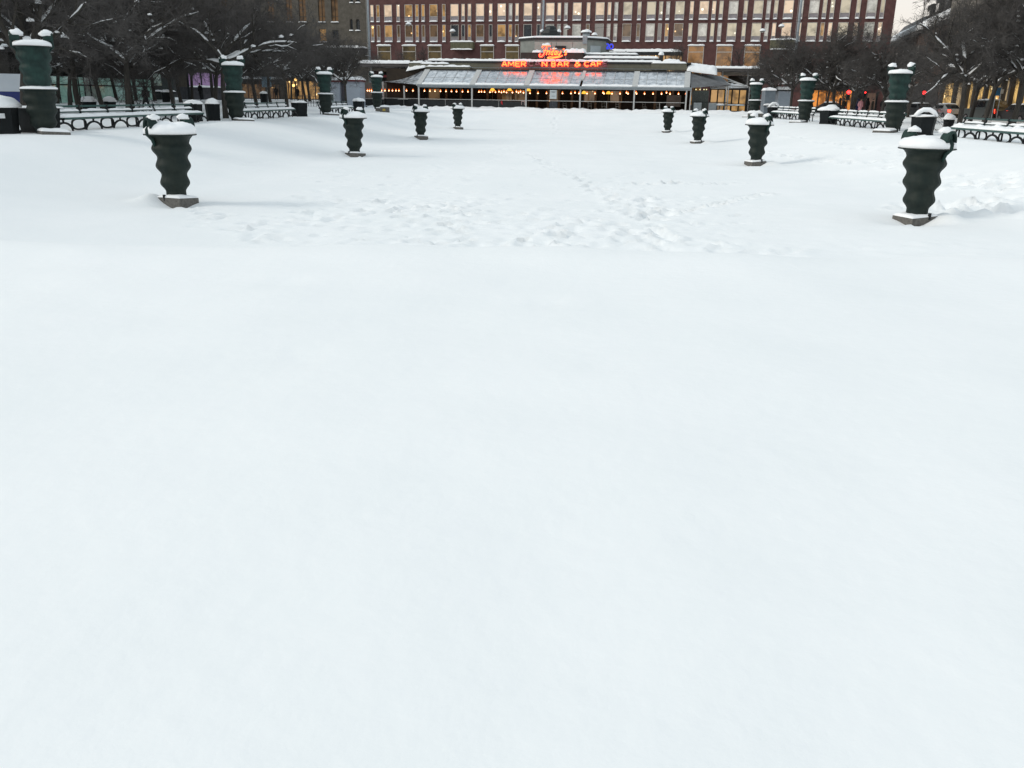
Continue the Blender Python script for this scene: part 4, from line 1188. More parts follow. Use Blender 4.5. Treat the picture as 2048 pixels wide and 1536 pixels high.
m = MB(); m.snow((-.1, -.1, 1.1), (L + .2, 0, 0), (0, .3, 0), .2, 12, 4, 4); m.snow((-.1, .1, zt), (L + .2, 0, 0), (0, 2.2, 0), .3, 12, 5, 6); m.build('snow', SNOWC, t, True)
# low lit kiosks far down the left alley
for a, b, y0, y, mt, lb in ((485, 560, 158, 140, GL_DIM, 'dim stall at the far end of the left alley'), (565, 645, 152, 145, GL_OCHRE, 'warm lit stall at the far end of the left alley, below snowy branches')):
    t, F, L, zt = wallbox('market_stall', lb, 'stall', a, b, y0, (y, y), None)
    m = MB(); m.bb(0, L, .4, 3, 0, zt); m.build('body', DARKWALL, t)
    m = MB(); m.bb(0, L, .2, .3, .9, zt - .8); m.build('opening', mt, t)
    for k in range(7): m = MB(); m.bb(k * L / 6 - .08, k * L / 6 + .08, .0, .19, 0, zt); m.build('post', WARMB if k % 2 else IRON, t)
    m = MB(); m.snow((-.2, -.3, zt), (L + .4, 0, 0), (0, 3.4, 0), .35, 16, 5, a); m.build('snow', SNOWC, t, True)
    m = MB(); m.bb(-.1, L + .1, -.2, 3.1, zt - .25, zt - .003); m.build('roof', ROOFDARK, t)
def rail_fence(name, p, q, h, n, label, snow=True):
    p = Vector(p); q = Vector(q); F = Frame(p.x, p.y, math.atan2(q.y - p.y, q.x - p.x)); L = (q.xy - p.xy).length; z0 = p.z
    t = thing(name, F.o + Vector((0, 0, z0)), F.a, label, 'fence')
    m = MB(); m.tube([(0, 0, h), (L, 0, h)], .03, 6); m.build('rail', IRON, t)
    for k in range(n + 1):
        m = MB(); m.tube([(L * k / n, 0, -.2), (L * k / n, 0, h)], .025, 6); m.build('post', IRON, t)
    return t
a = at(600, 200, 96); b = at(632, 200, 99); rail_fence('rail_fence', (a.x, a.y, .25), (b.x, b.y, .25), 1.15, 6, 'thin black railing under the trees left of the third pillar')
a = at(503, 200, 112); b = at(522, 200, 114); rail_fence('rail_fence', (a.x, a.y, .25), (b.x, b.y, .25), 1.1, 4, 'thin black railing right of the slim bin in the left alley')
# street lamp glow points in the alley
for px, py, y, lb in ((591, 159, 132, 'round warm lamp in the left alley, the upper one'), (587, 171, 128, 'small warm lamp low in the left alley')):
    p = at(px, py, y); t = thing('alley_lamp', (p.x, p.y, 0), 0, lb, 'lamp', 'warm lamps in the left alley')
    m = MB(); m.tube([(0, 0, 0), (0, 0, p.z - .2)], .05, 8); m.build('post', IRON, t)
    m = MB(); m.ball((0, 0, p.z), .20, 12, 8); m.build('globe', emit('warm_globe_%d' % px, (1, .55, .16), 3.0), t, True)
# ------------------------------------------------------------------ restaurant with glass-roofed terrace
o_ = at(1052, 200, 114)
KF = Frame(o_.x, o_.y, -.12)
FZ = .22
LB = 'long restaurant pavilion with glass-roofed terrace, stepped snowy roofs and grey rooftop box'
cafe = thing('restaurant', KF.o, KF.a, LB, 'restaurant')
k = lambda px, py, v=0.0: KF.px(px, py, v)
ku = lambda px, v=0.0: KF.px(px, 200, v)[0]
kz = lambda px, py, v=0.0: KF.px(px, py, v)[1]
METW = mat('pale_terrace_metal', (.42, .42, .41), .45, (.50, .50, .49), 3)
METG = mat('grey_gutter_metal', (.22, .25, .27), .4, (.27, .30, .32), 2)
WOODB = mat('brown_terrace_post', (.13, .075, .04), .7, (.19, .115, .065), 3)
DPANEL = mat('dark_parapet_panel', (.010, .012, .012), .35, (.02, .022, .022), 2)
INNER = mat('dark_brown_interior', (.022, .015, .010), .8, (.04, .027, .017), 1.2)
# glass with frozen snow on it
def frosty(name, c1, c2, lo, hi, sc):
    m = mat(name, c1, .18, c2, sc, 9, lo=lo, hi=hi, spec=.8, stretch=(1, 1, 1))
    nt = m.node_tree; b = nt.nodes['Principled BSDF']
    cr = [n for n in nt.nodes if n.type == 'VALTORGB'][0]
    mr = nt.nodes.new('ShaderNodeMapRange'); mr.inputs['To Min'].default_value = .10; mr.inputs['To Max'].default_value = .75
    nz = [n for n in nt.nodes if n.type == 'TEX_NOISE'][0]
    mr.inputs['From Min'].default_value = lo; mr.inputs['From Max'].default_value = hi
    nt.links.new(nz.outputs['Fac'], mr.inputs['Value']); nt.links.new(mr.outputs['Result'], b.inputs['Roughness'])
    b.inputs['Coat Weight'].default_value = 1.0; b.inputs['Coat IOR'].default_value = 2.1; b.inputs['Coat Roughness'].default_value = .16
    return m
FROST = frosty('frosted_roof_glass', (.12, .14, .17), (.46, .49, .53), .40, .66, 1.7)
FROST2 = frosty('snowy_roof_glass', (.17, .195, .225), (.60, .63, .67), .38, .64, 1.6)
posts = [838, 944, 1052, 1160, 1268, 1372]
RV = 4.2
ez = (kz(838, 172) + kz(1375, 174)) / 2
rz_ = (kz(870, 143, RV) + kz(1360, 143, RV)) / 2
U = [ku(p) for p in posts]
print('cafe eave', ez, rz_, U)
m = MB(); m.bb(U[0] - 8, U[-1] + 9.5, -.3, 16, -.6, FZ); m.build('deck', DPANEL, cafe)
m = MB(); m.snow((U[0] - 7, -1.6, -.12), (U[-1] - U[0] + 16, 0, 0), (0, 1.7, 0), .40, 90, 6, 3, .7, 0, 30); m.build('deck_edge_snow', SNOWC, cafe, True)
m = MB(); m.bb(U[0] - 6, U[-1] + .5, 5.2, 5.4, FZ + .01, rz_ + .2); m.build('back_wall', INNER, cafe)
for i, u in enumerate(U):
    m = MB(); m.bb(u - .09, u + .09, -.09, .09, FZ - .2, ez - .02); m.build('post', METW, cafe)
m = MB(); m.bb(U[-1] + .45, U[-1] + .57, -.06, .06, FZ - .2, ez - .02); m.build('post', METW, cafe)
m = MB(); m.bb(U[0] - .12, U[-1] + .6, -.16, -.02, ez - .28, ez - .12); m.bb(U[0] - .12, U[-1] + .6, -.22, .08, ez - .11, ez + .08); m.build('gutter', METG, cafe)
sl = (rz_ - ez) / RV
for i in range(5):
    u0, u1 = U[i], U[i + 1]
    m = MB()
    a0, a1 = u0 + .14, u1 - .14
    t = .04
    m.add([(a0, 0.06, ez + .06), (a1, .06, ez + .06), (a1, RV, rz_), (a0, RV, rz_), (a0, 0.06, ez + .06 - t), (a1, .06, ez + .06 - t), (a1, RV, rz_ - t), (a0, RV, rz_ - t)],
          [(0, 1, 2, 3), (7, 6, 5, 4), (0, 4, 5, 1), (1, 5, 6, 2), (2, 6, 7, 3), (3, 7, 4, 0)])
    g = m.build('roof_glass', FROST2 if i in (0, 4) else FROST, cafe)
    for j in range(1, 5):
        u = a0 + (a1 - a0) * j / 5
        m = MB(); m.tube([(u, .08, ez + .085), (u, RV, rz_ + .03)], .028, 4); m.build('glazing_bar', METW, g)
    m = MB(); m.tube([(a0, RV * .5, (ez + rz_) / 2 + .03), (a1, RV * .5, (ez + rz_) / 2 + .03)], .02, 4); m.build('glazing_bar', METW, g)
    # snow creeping along the eave and ridge
    m = MB(); m.snow((a0, .04, ez + .08), (a1 - a0, 0, 0), (0, .45, .45 * sl), .10, 26, 4, i, .9); m.build('eave_snow', SNOWC, g, True)
for i, u in enumerate(U):
    m = MB(); w = .34 if i not in (3,) else .2
    v0, v1 = (-.05, RV) if i not in (3, ) else (RV * .45, RV)
    z0 = ez + .12 + sl * max(v0, 0); 
    m.add([(u - w, v0, z0), (u + w, v0, z0), (u + w, v1, rz_ + .13), (u - w, v1, rz_ + .13), (u - w, v0, z0 - .2), (u + w, v0, z0 - .2), (u + w, v1, rz_ - .07), (u - w, v1, rz_ - .07)],
          [(0, 1, 2, 3), (7, 6, 5, 4), (0, 4, 5, 1), (1, 5, 6, 2), (2, 6, 7, 3), (3, 7, 4, 0)])
    m.build('rafter', METW, cafe)
# end bays: fabric hips running back on both sides
def sheet(mb, P, t=.05):
    a, b, c, d = [Vector(p) for p in P]
    n = Vector((0, 0, t))
    mb.add([a, b, c, d, a - n, b - n, c - n, d - n], [(0, 1, 2, 3), (7, 6, 5, 4), (0, 4, 5, 1), (1, 5, 6, 2), (2, 6, 7, 3), (3, 7, 4, 0)])
VL = 5.0
lu, lz = k(767, 163, VL); ltu, ltz = k(815, 147, VL + 2.5); ctu, ctz = k(853, 140, RV)
m = MB()
N = 8
def lerp(a, b, t): return tuple(a[i] + (b[i] - a[i]) * t for i in range(3))
low0, low1 = (U[0] - .2, 0, ez + .05), (lu, VL, lz); up0, up1 = (ctu, RV, ctz), (ltu, VL + 2.5, ltz)
rows = []
for j in range(N + 1):
    t = j / N
    a = lerp(low0, low1, t); b = lerp(up0, up1, t)
    rows.append([tuple(lerp(a, b, s / 6)[q] - (.22 * math.sin(math.pi * s / 6) if q == 2 else 0) for q in range(3)) for s in range(7)])
vs = [p for r in rows for p in r] + [(p[0], p[1], p[2] - .05) for r in rows for p in r]
fs = []
n1 = 7; off_ = (N + 1) * n1
for j in range(N):
    for s in range(6):
        q = (j * n1 + s, j * n1 + s + 1, (j + 1) * n1 + s + 1, (j + 1) * n1 + s)
        fs.append(q[::-1]); fs.append(tuple(i + off_ for i in q))
m.add(vs, fs); m.build('left_awning', FROST2, cafe, True)
for px, v, top in ((767, VL, lz), (809, 2.2, None)):
    u = ku(px, v); zt = top if top else ez - .1
    m = MB(); m.bb(u - .10, u + .10, v - .1, v + .1, FZ - .3, zt); m.build('post', METW, cafe)
u = ku(809, 2.2); m = MB(); m.bb(u - .7, u + .7, 1.5, 2.9, FZ + .9, FZ + .98); m.build('table', METW, cafe)
m = MB(); m.add([(U[0] - .1, .1, FZ), (lu, VL, FZ), (lu, VL, FZ + .95), (U[0] - .1, .1, FZ + .95), (U[0] - .1, .2, FZ), (lu, VL + .1, FZ), (lu, VL + .1, FZ + .95), (U[0] - .1, .2, FZ + .95)],
     [(0, 1, 2, 3), (7, 6, 5, 4), (0, 4, 5, 1), (1, 5, 6, 2), (2, 6, 7, 3), (3, 7, 4, 0)]); m.build('parapet', DPANEL, cafe)
m = MB(); m.tube([(U[0], .1, FZ + 1.02), (lu, VL, FZ + 1.02)], .035, 6); m.build('rail', METW, cafe)
m = MB(); m.bb(lu - 3.4, lu, 6.5, 6.7, FZ, kz(750, 165, 6.5)); m.build('side_wall', mat('grey_side_wall', (.12, .105, .09), .8, (.17, .15, .13), 3), cafe)
m = MB(); m.bb(lu - 6.5, lu, VL - .2, VL, FZ - .2, FZ + .85); m.build('parapet', DPANEL, cafe)
m = MB(); m.tube([(lu - 6.5, VL - .2, FZ + .92), (lu, VL - .2, FZ + .92)], .03, 6); m.build('rail', METW, cafe)
# right hip
ru, rzz = k(1462, 169, 4.5)
m = MB(); sheet(m, [(U[-1] + .5, .0, ez + .06), (ru, 4.5, rzz), (k(1440, 155, 8)[0], 8, k(1440, 152, 8)[1]), (k(1377, 141, RV)[0], RV, rz_)]); m.build('right_awning', mat('dark_grey_canvas', (.10, .10, .105), .8, (.17, .175, .18), 1.3), cafe)
pu, pz = k(1497, 174, 6); tu, tz = k(1440, 152, 8)
m = MB()
m.tube([(tu, 8, tz), (pu, 6, pz)], .07, 6); m.tube([(ru - 3, 3, rzz), (pu, 6, pz)], .06, 6); m.tube([(tu - .5, 7, tz - .3), (ru, 4.5, rzz)], .05, 6); m.tube([(tu + 1, 7.5, tz - .6), (ru + 1.5, 5, rzz)], .05, 6)
m.tube([(ru - 2.5, 2.5, ez), (pu, 6, pz - .08)], .05, 6)
m.build('pergola_frame', METW, cafe)
m = MB(); m.snow((tu - 1, 5.2, tz - 1.0), (2.6, 0, -.5), (0, 1.6, .3), .2, 12, 5, 8); m.build('pergola_snow', SNOWC, cafe, True)
for px, v in ((1451, 3.5), (1455, 3.6), (1497, 6)):
    u = ku(px, v); m = MB(); m.bb(u - .07, u + .07, v - .07, v + .07, FZ - .3, kz(px, 173, v)); m.build('post', METW, cafe)
for a, b, v in ((1384, 1416, 1.5),):
    m = MB()
    for j in range(9): u = ku(a, v) + (ku(b, v) - ku(a, v)) * j / 8; m.bb(u - .04, u + .04, v - .05, v + .05, FZ, ez - .25)
    m.bb(ku(a, v), ku(b, v), v + .06, v + .1, FZ, ez - .25)
    m.build('side_glazing', mat('dark_green_glazing', (.03, .04, .035), .3, (.07, .085, .075), 2), cafe)
for j, px in enumerate((1392, 1400, 1408, 1413)):
    u, z = k(px, 179, 1.45); m = MB(); m.ball((u, 1.40, z), .07, 8, 5); m.build('bulb', emit('pale_yellow_bulb', (1, .95, .5), 1.2) if j == 0 else bpy.data.materials['pale_yellow_bulb'], cafe)
# right side terrace: low grey counter, rail, snowy tables, lit glazing behind
m = MB(); m.bb(ku(1420, 7), ku(1492, 7), 7, 7.2, FZ, kz(1450, 180, 7)); m.build('side_glazing', GL_OCHRE, cafe)
m = MB()
for j in range(6): u = ku(1420, 7) + (ku(1492, 7) - ku(1420, 7)) * j / 5; m.bb(u - .08, u + .08, 6.8, 6.98, FZ, kz(1450, 178, 7))
m.bb(ku(1418, 7), ku(1494, 7), 6.6, 8, kz(1450, 180, 7) + .01, kz(1450, 180, 7) + .25)
m.build('side_frame', ROOFDARK, cafe)
m = MB(); m.snow((ku(1418, 7), 6.6, kz(1450, 180, 7) + .25), (4.8, 0, 0), (0, 1.3, 0), .5, 16, 5, 5); m.build('side_snow', SNOWC, cafe, True)
PANELG = mat('grey_fence_panel', (.16, .18, .19), .5, (.22, .24, .25), 3)
for a, b in ((1388, 1404), (1418, 1434)):
    m = MB(); m.bb(ku(a), ku(b), -.05, .05, FZ - .1, FZ + 1.05); m.build('fence_panel', PANELG, cafe)
m = MB(); m.tube([(ku(1378), 0, FZ + 1.12), (ku(1455), 0, FZ + 1.12)], .04, 6); m.tube([(ku(1455, 3), 3, FZ + .95), (ku(1500, 3), 3, FZ + .95)], .04, 6)
m.tube([(ku(1433, -.5), -.5, FZ + .15), (ku(1500, 2), 2, FZ + .1)], .05, 6); m.build('rail', IRON, cafe)
for j, (px, v) in enumerate(((1440, 2.5), (1462, 4), (1478, 4.2))):
    u = ku(px, v); m = MB(); m.tube([(u, v, FZ), (u, v, FZ + .72)], .05, 6); m.lathe([(.7, .72), (.72, .76)], 14, (u, v, FZ)); o = m.build('terrace_table', IRON, cafe)
    m = MB(); m.ball((u, v, FZ + .76), (.7, .7, .22), 14, 6, 0, .3, j); m.build('table_snow', SNOWC, o, True)
# parapet + rail between the posts
for i in range(5):
    a, b = U[i] + .12, U[i + 1] - .12
    if i < 2: m = MB(); m.bb(a, b, -.03, .03, FZ, FZ + .88); m.build('parapet', DPANEL, cafe)
    m = MB(); m.tube([(a, -.02, FZ + 1.0), (b, -.02, FZ + 1.0)], .035, 6)
    m.tube([((a + b) / 2, -.02, FZ), ((a + b) / 2, -.02, FZ + 1.0)], .022, 5)
    m.build('rail', METW, cafe)
rr_ = random.Random(3)
for px in (893, 922, 975, 999, 1027, 1074, 1096, 1118, 1144, 1191, 1240, 1310, 1345):
    u = ku(px, 3.6); m = MB(); w = .14 if px not in (999, 1217) else .3; m.bb(u - w, u + w, 3.5, 3.7, FZ + .01, ez + .5); m.build('inner_post', WOODB, cafe)
m = MB(); m.bb(ku(1333, 3.3), ku(1362, 3.3), 3.3, 3.4, FZ + .5, FZ + 1.9); m.build('inner_screen', mat('taupe_screen', (.20, .17, .145), .7, (.25, .21, .18), 2), cafe)
for px in (868, 912, 960, 1012, 1040, 1105, 1128, 1180, 1232, 1260, 1296):
    u = ku(px, 5.0); m = MB(); m.bb(u - .75, u + .75, 5.12, 5.19, FZ + .9, FZ + 2.3); m.build('inner_window', GL_DIM if px % 3 else INNER, cafe)
# menu board by the entrance
ma, mz1 = k(1100, 180, -.12); mb_, mz0 = k(1113, 198, -.12)
m = MB(); m.bb(ma, mb_, -.15, -.09, mz0, mz1); o = m.build('menu_board', mat('pale_board', (.42, .46, .48), .5, (.50, .54, .55), 4), cafe)
m = MB()
for z, w in ((.78, .8), (.74, .5), (.3, .5)): m.bb(ma + (mb_ - ma) * (1 - w) / 2, mb_ - (mb_ - ma) * (1 - w) / 2, -.158, -.1505, mz0 + (mz1 - mz0) * z, mz0 + (mz1 - mz0) * (z + .035))
m.build('board_lines', IRON, o)
m = MB(); m.bb(ku(1099), ku(1115), -.04, .04, FZ, FZ + .95); m.build('gate', mat('blue_black_panel', (.02, .025, .03), .4, (.03, .035, .045), 4), cafe)
# ribbon and small frame hung on the parapet
m = MB(); u, z = k(1003.5, 203, -.1); m.tube([(u, -.08, z + .1), (u - .02, -.10, z - .12), (u + .1, -.09, z - .38)], [.06, .11, .05], 6); m.build('ribbon', mat('red_ribbon', (.5, .02, .03), .6, (.35, .015, .02), 7), cafe)
m = MB(); u, z = k(1046, 205, -.1); m.bb(u - .2, u - .15, -.1, -.05, z - .3, z + .2); m.bb(u + .15, u + .2, -.1, -.05, z - .3, z + .2); m.bb(u - .15, u + .15, -.1, -.05, z + .1, z + .2); m.build('small_frame', mat('pale_pink_frame', (.5, .36, .34), .6, (.42, .3, .28), 5), cafe)
# upper roofs: dark step, olive fascia, snow, boxes
m = MB(); m.bb(ku(853, RV) - .3, ku(1377, RV), RV + .02, RV + 1.2, rz_ - .4, rz_ + .18); m.build('dark_step', ROOFDARK, cafe)
V2 = RV + 1.3
f0 = kz(1000, 138, V2); f1 = kz(1000, 126, V2)
m = MB(); m.bb(ku(822, V2), ku(1330, V2), V2, V2 + .3, f0 - .6, f1); m.build('fascia', OLIVE, cafe)
m = MB(); m.bb(ku(822, V2), ku(1377, V2), V2 - .12, V2 + 9, f1 + .01, f1 + .22); m.build('roof', ROOFDARK, cafe)
m = MB(); m.snow((ku(856, V2), V2 - .1, f1 + .23), (ku(1320, V2) - ku(856, V2), 0, 0), (0, 5, 0), .26, 110, 8, 7, .5, 0, 40); m.build('roof_snow', SNOWC, cafe, True)
m = MB(); m.tube([(ku(860, V2 - .4), V2 - .5, f0 + .12), (ku(1330, V2 - .4), V2 - .5, f0 + .12)], .03, 5)
for j in range(24): u = ku(860, V2) + (ku(1330, V2) - ku(860, V2)) * j / 23; m.tube([(u, V2 - .5, f0 - .5), (u, V2 - .5, f0 + .12)], .02, 4)
m.build('roof_rail', METG, cafe)
# stepped slabs at the left corner
for (a, b, y0, y1, v) in ((818, 858, 133, 126, 5.0), (840, 897, 131, 128, 4.9), (850, 940, 137, 134, 4.7)):
    u0, z0 = k(a, y0, v); u1, z1 = k(b, y1, v)
    m = MB(); m.bb(u0, u1, v, v + 2.5, z0 - .1, z1); o = m.build('roof_slab', OLIVE, cafe); m = MB(); m.snow((u0, v - .05, z1), (u1 - u0, 0, 0), (0, 2, 0), .26, 22, 5, a, .7); m.build('slab_snow', SNOWC, o, True)
m = MB(); a0 = k(822, 136, 6); m.snow((ku(817, 5.5), 4.6, kz(830, 143, 5.5)), (ku(856, 5.5) - ku(817, 5.5), 0, .5), (0, 2.4, .9), .35, 18, 6, 9, .5); m.build('corner_snow', SNOWC, cafe, True)
# right: olive wedge and big snow slab
u0, z0 = k(1302, 140, 5); u1, z1 = k(1374, 127, 5)
m = MB(); m.bb(u0, u1, 5.0, 7, z0, z1); m.build('roof_slab', OLIVE, cafe)
m = MB(); m.snow((u0, 4.9, z1), (u1 - u0, 0, 0), (0, 3, 0), .3, 20, 5, 12); m.build('slab_snow', SNOWC, cafe, True)
u1, z1 = k(1434, 148, 5.5); u0, z0 = k(1374, 134, 4.6)
m = MB(); m.snow((u0, 4.4, z0 - .5), (u1 - u0, 0, z1 - z0 + .35), (0, 2.6, .9), .42, 22, 8, 5, .25); m.build('corner_snow', SNOWC, cafe, True)
V3 = V2 + 1.5
for (a, b, y0, y1, yt, mt) in ((1166, 1318, 124, 117, 111, ROOFDARK), (1166, 1276, 111, 109, 104.5, ROOFDARK)):
    v = V3 if a == 1166 and b == 1318 else V3 + 1.5
    u0, z0 = k(a, y0, v); u1, z1 = k(b, y1, v); zt = kz(a, yt, v)
    m = MB(); m.bb(u0, u1, v, v + 4, z0 - 1, z1); o = m.build('roof_box', mt, cafe)
    m = MB(); m.snow((u0, v - .05, z1), (u1 - u0, 0, 0), (0, 2.5, 0), (zt - z1), 40, 6, b, .25, 0, 14); m.build('box_snow', SNOWC, o, True)
u0, z0 = k(1314, 117, V3); m = MB(); m.tube([(u0 + .5, V3 + .5, z0 - .3), (u0 + .5, V3 + .5, z0 + .5)], .26, 10); o = m.build('vent', ROOFDARK, cafe); m = MB(); m.ball((u0 + .5, V3 + .5, z0 + .5), (.36, .36, .36), 12, 6, -.2); m.build('vent_snow', SNOWC, o, True)
u0, z0 = k(1325, 123, V2 + 1); m = MB(); m.snow((u0, V2 + 1, z0 - .2), (ku(1356, V2 + 1) - u0, 0, 0), (0, 1.5, 0), .5, 12, 5, 2); m.build('roof_drift', SNOWC, cafe, True)
# dark middle volume
u0, z0 = k(1041, 124, V3 + .2); u1, z1 = k(1166, 104, V3 + .2)
m = MB(); m.bb(u0, u1, V3 + .2, V3 + 5, z0 - 1, kz(1100, 105, V3)); o = m.build('roof_box', mat('dark_brown_box', (.028, .020, .017), .7, (.045, .033, .028), 1.5), cafe)
m = MB(); m.snow((ku(1124, V3), V3 + .1, kz(1100, 105, V3)), (ku(1166, V3) - ku(1124, V3), 0, 0), (0, 2.5, 0), .42, 30, 5, 4, .5, 0, 10); m.snow((ku(1062, V3), V3 + .1, kz(1100, 105, V3)), (ku(1080, V3) - ku(1062, V3), 0, 0), (0, 2.5, 0), .3, 14, 5, 4, .5, 0, 10); m.build('box_snow', SNOWC, o, True)
# penthouse: three visible faces
V4 = V3 + 3
hz0 = kz(1100, 108, V4); hz1 = kz(1110, 79.5, V4)
pa_, pb_, pc_, pd_ = ku(1039, V4 + 2.2), ku(1066, V4), ku(1171, V4), ku(1207, V4 + 2.2)
poly = [(pa_, V4 + 2.2), (pb_, V4), (pc_, V4), (pd_, V4 + 2.2), (pd_, V4 + 8), (pa_, V4 + 8)]
def ngon(mb, poly, z0, z1): mb.prism(poly, z0, z1, 'z')
m = MB(); ngon(m, poly, hz0 - 2.5, hz1); ph = m.build('rooftop_box', GREENGREY, cafe)
m = MB(); m.bb(pb_ + .05, pc_ - .05, V4 - .05, V4 - .003, hz0 - .2, hz1 - .25)
m.build('front_panel', GREYPANEL, ph)
m = MB()
for t in (.33, .42, .72): m.bb(pb_ + (pc_ - pb_) * t - .02, pb_ + (pc_ - pb_) * t + .02, V4 - .056, V4 - .051, hz0, hz1 - .3)
m.bb(pb_ + (pc_ - pb_) * .40, pb_ + (pc_ - pb_) * .60, V4 - .12, V4 - .06, hz1 - 1.1, hz1 - .75)
m.build('panel_seam', ROOFDARK, ph)
cx_, cy_ = (pa_ + pd_) / 2, V4 + 4
grow = lambda s: [(cx_ + (x - cx_) * s, cy_ + (y - cy_) * s) for x, y in poly]
m = MB(); ngon(m, grow(1.04), hz1 + .004, hz1 + .26); m.build('roof_edge', ROOFDARK, ph)
m = MB()
g1, g2, g3 = grow(1.05), grow(1.03), grow(.9)
nn = len(poly); vs = [(x, y, hz1 + .262) for x, y in g1] + [(x, y, hz1 + .42) for x, y in g2] + [(x, y, hz1 + .52) for x, y in g3]
fs = [tuple(range(nn - 1, -1, -1)), tuple(range(2 * nn, 3 * nn))] + [(r * nn + i, r * nn + (i + 1) % nn, (r + 1) * nn + (i + 1) % nn, (r + 1) * nn + i) for r in (0, 1) for i in range(nn)]
m.add(vs, fs); m.build('roof_snow', SNOWC, ph)
# pale door panel on the right slanted face
e = Vector((pd_ - pc_, 2.2, 0)); L_ = e.length; e.normalize(); nrm = Vector((e.y, -e.x, 0))
c_ = Vector((pc_, V4, 0)) + e * (L_ * .42) + nrm * .04
m = MB(); m.box((c_.x, c_.y, (hz0 + hz1) / 2 - .35), (L_ * .55, .07, (hz1 - hz0) * .62), math.atan2(e.y, e.x)); m.build('door', mat('pale_door', (.34, .38, .40), .5, (.40, .44, .45), 2), ph)
u0 = pc_ - .35; m = MB(); m.bb(u0 - .3, u0 + .3, V4 - .35, V4 - .06, hz1 - .5, hz1 + .45); m.build('downpipe_box', METG, ph)
# dark ventilator hood and round vent on top
vu, vz = k(1101, 78, V4 + 4); vt = kz(1101, 52, V4 + 4); s_ = (ku(1120, V4 + 4) - ku(1082, V4 + 4)) / 2; hgt = vt - vz
m = MB()
prof = [(s_ * .68, -.3), (s_ * .72, hgt * .10), (s_ * .95, hgt * .22), (s_ * 1.0, hgt * .42), (s_ * .96, hgt * .62), (s_ * .62, hgt * .72), (s_ * .55, hgt * .90), (s_ * .40, hgt * 1.0), (s_ * .1, hgt * 1.02)]
m.lathe(prof, 8, (vu, V4 + 4, vz)); vent = m.build('ventilator', mat('blue_black_hood', (.010, .013, .014), .5, (.016, .02, .021), 3), ph)
m = MB()
for sg in (-1, 1): m.ball((vu + sg * s_ * .86, V4 + 3.9, vz + hgt * .58), (s_ * .22, s_ * .5, hgt * .17), 10, 6, -.3, .2, sg)
m.build('ventilator_snow', SNOWC, vent, True)
vu, vz = k(1172, 80, V4 + 4); vt = kz(1172, 67, V4 + 4)
m = MB(); m.tube([(vu, V4 + 4, vz - 1), (vu, V4 + 4, vt)], .5, 14); o = m.build('round_vent', METG, ph); m = MB(); m.lathe([(.66, 0), (.66, .12)], 16, (vu, V4 + 4, vt)); m.build('vent_lid', ROOFDARK, o); m = MB(); m.ball((vu, V4 + 4, vt + .12), (.72, .72, .42), 14, 6, 0, .15, 2); m.build('vent_snow', SNOWC, o, True)
# long flat side canopies
for (a, b, y0, y1, ys, v, nm) in ((716, 822, 133, 127, 119, 9, 'left_canopy'), (1428, 1522, 142, 137, 130.5, 9, 'right_canopy')):
    u0, z0 = k(a, y0, v); u1, z1 = k(b, y1, v); zt = kz((a + b) / 2, ys, v); z1 = kz((a + b) / 2, y1, v); z0 = kz((a + b) / 2, y0, v)
    m = MB(); m.bb(u0, u1, v, v + 6, z0, z1); o = m.build('side_canopy', mat('taupe_canopy' + nm, (.10, .09, .085), .7, (.14, .125, .12), 2), cafe)
    m = MB(); m.snow((u0, v - .1, z1), (u1 - u0, 0, 0), (0, 4, 0), (zt - z1) * .8, 44, 6, a, .3, 0, 14); m.build('canopy_snow', SNOWC, o, True)
    m = MB(); zf = kz((a + b) / 2, y0 + 9, v + 1.2); m.bb(u0 + 1, u1, v + 1.2, v + 1.4, zf, z0 - .12); m.build('canopy_fascia', mat('beige_fascia' + nm, (.24, .21, .18), .6, (.30, .265, .23), 1.2), o)
    m = MB(); m.bb(u0 + 2, u1, v + 3, v + 3.3, FZ, zf); m.build('wall', DARKWALL, o)
    for t in (.2, .75):
        u = u0 + (u1 - u0) * t; m = MB(); m.bb(u - .1, u + .1, v + 1.0, v + 1.18, FZ, z0); m.build('post', METW, o)
# rail and red line under the left canopy
u0, z0 = k(745, 150, 8.8); m = MB(); m.bb(u0, ku(800, 8.8), 8.6, 8.75, z0 - .3, z0); m.build('red_band', mat('dull_red_band', (.18, .02, .025), .6, (.13, .018, .02), 4), cafe)

# ------------------------------------------------------------------ lamps under the glass roof
HEAT = emit('orange_heat_bulb', (1, .20, .03), 1.9, (.2, .1, .05)); SHADE = mat('copper_shade', (.25, .08, .03), .4, (.35, .12, .05), 8, metal=.6)
HEATC = emit('white_hot_bulb', (1, .72, .42), 5)
LG = 'small glowing orange lamps strung under the terrace roof'
proto = None
def heat_lamp(px, py, v, lab):
    global proto
    u, z = k(px, py, v); p = KF.w(u, v, z)
    if proto is None:
        t = thing('hanging_lamp', p, 0, lab, 'lamp', LG)
        m = MB(); m.lathe([(.125, -.10), (.09, .0), (.04, .12), (.02, .18)], 8); m.build('shade', HEAT, t, True)
        m = MB(); m.ball((0, -.07, -.07), (.065, .06, .065), 8, 6); m.build('bulb', HEATC, t, True)
        m = MB(); m.tube([(0, 0, .16), (0, 0, .55)], .008, 4); m.build('cord', IRON, t)
        proto = t
    else:
        t = copy_tree(proto); t.location = p; t['label'] = lab
lam = 'small glowing orange lamp strung under the glass roof of the terrace'
for px in (849, 860, 870, 881, 892, 903, 913, 925, 936, 958, 969, 980, 991, 1003, 1013, 1025, 1037, 1047): heat_lamp(px, 181 + (px - 850) * .018, .9, lam)
for px in (963, 985, 998, 1008, 1033, 1041): heat_lamp(px, 182.5, 2.6, lam)
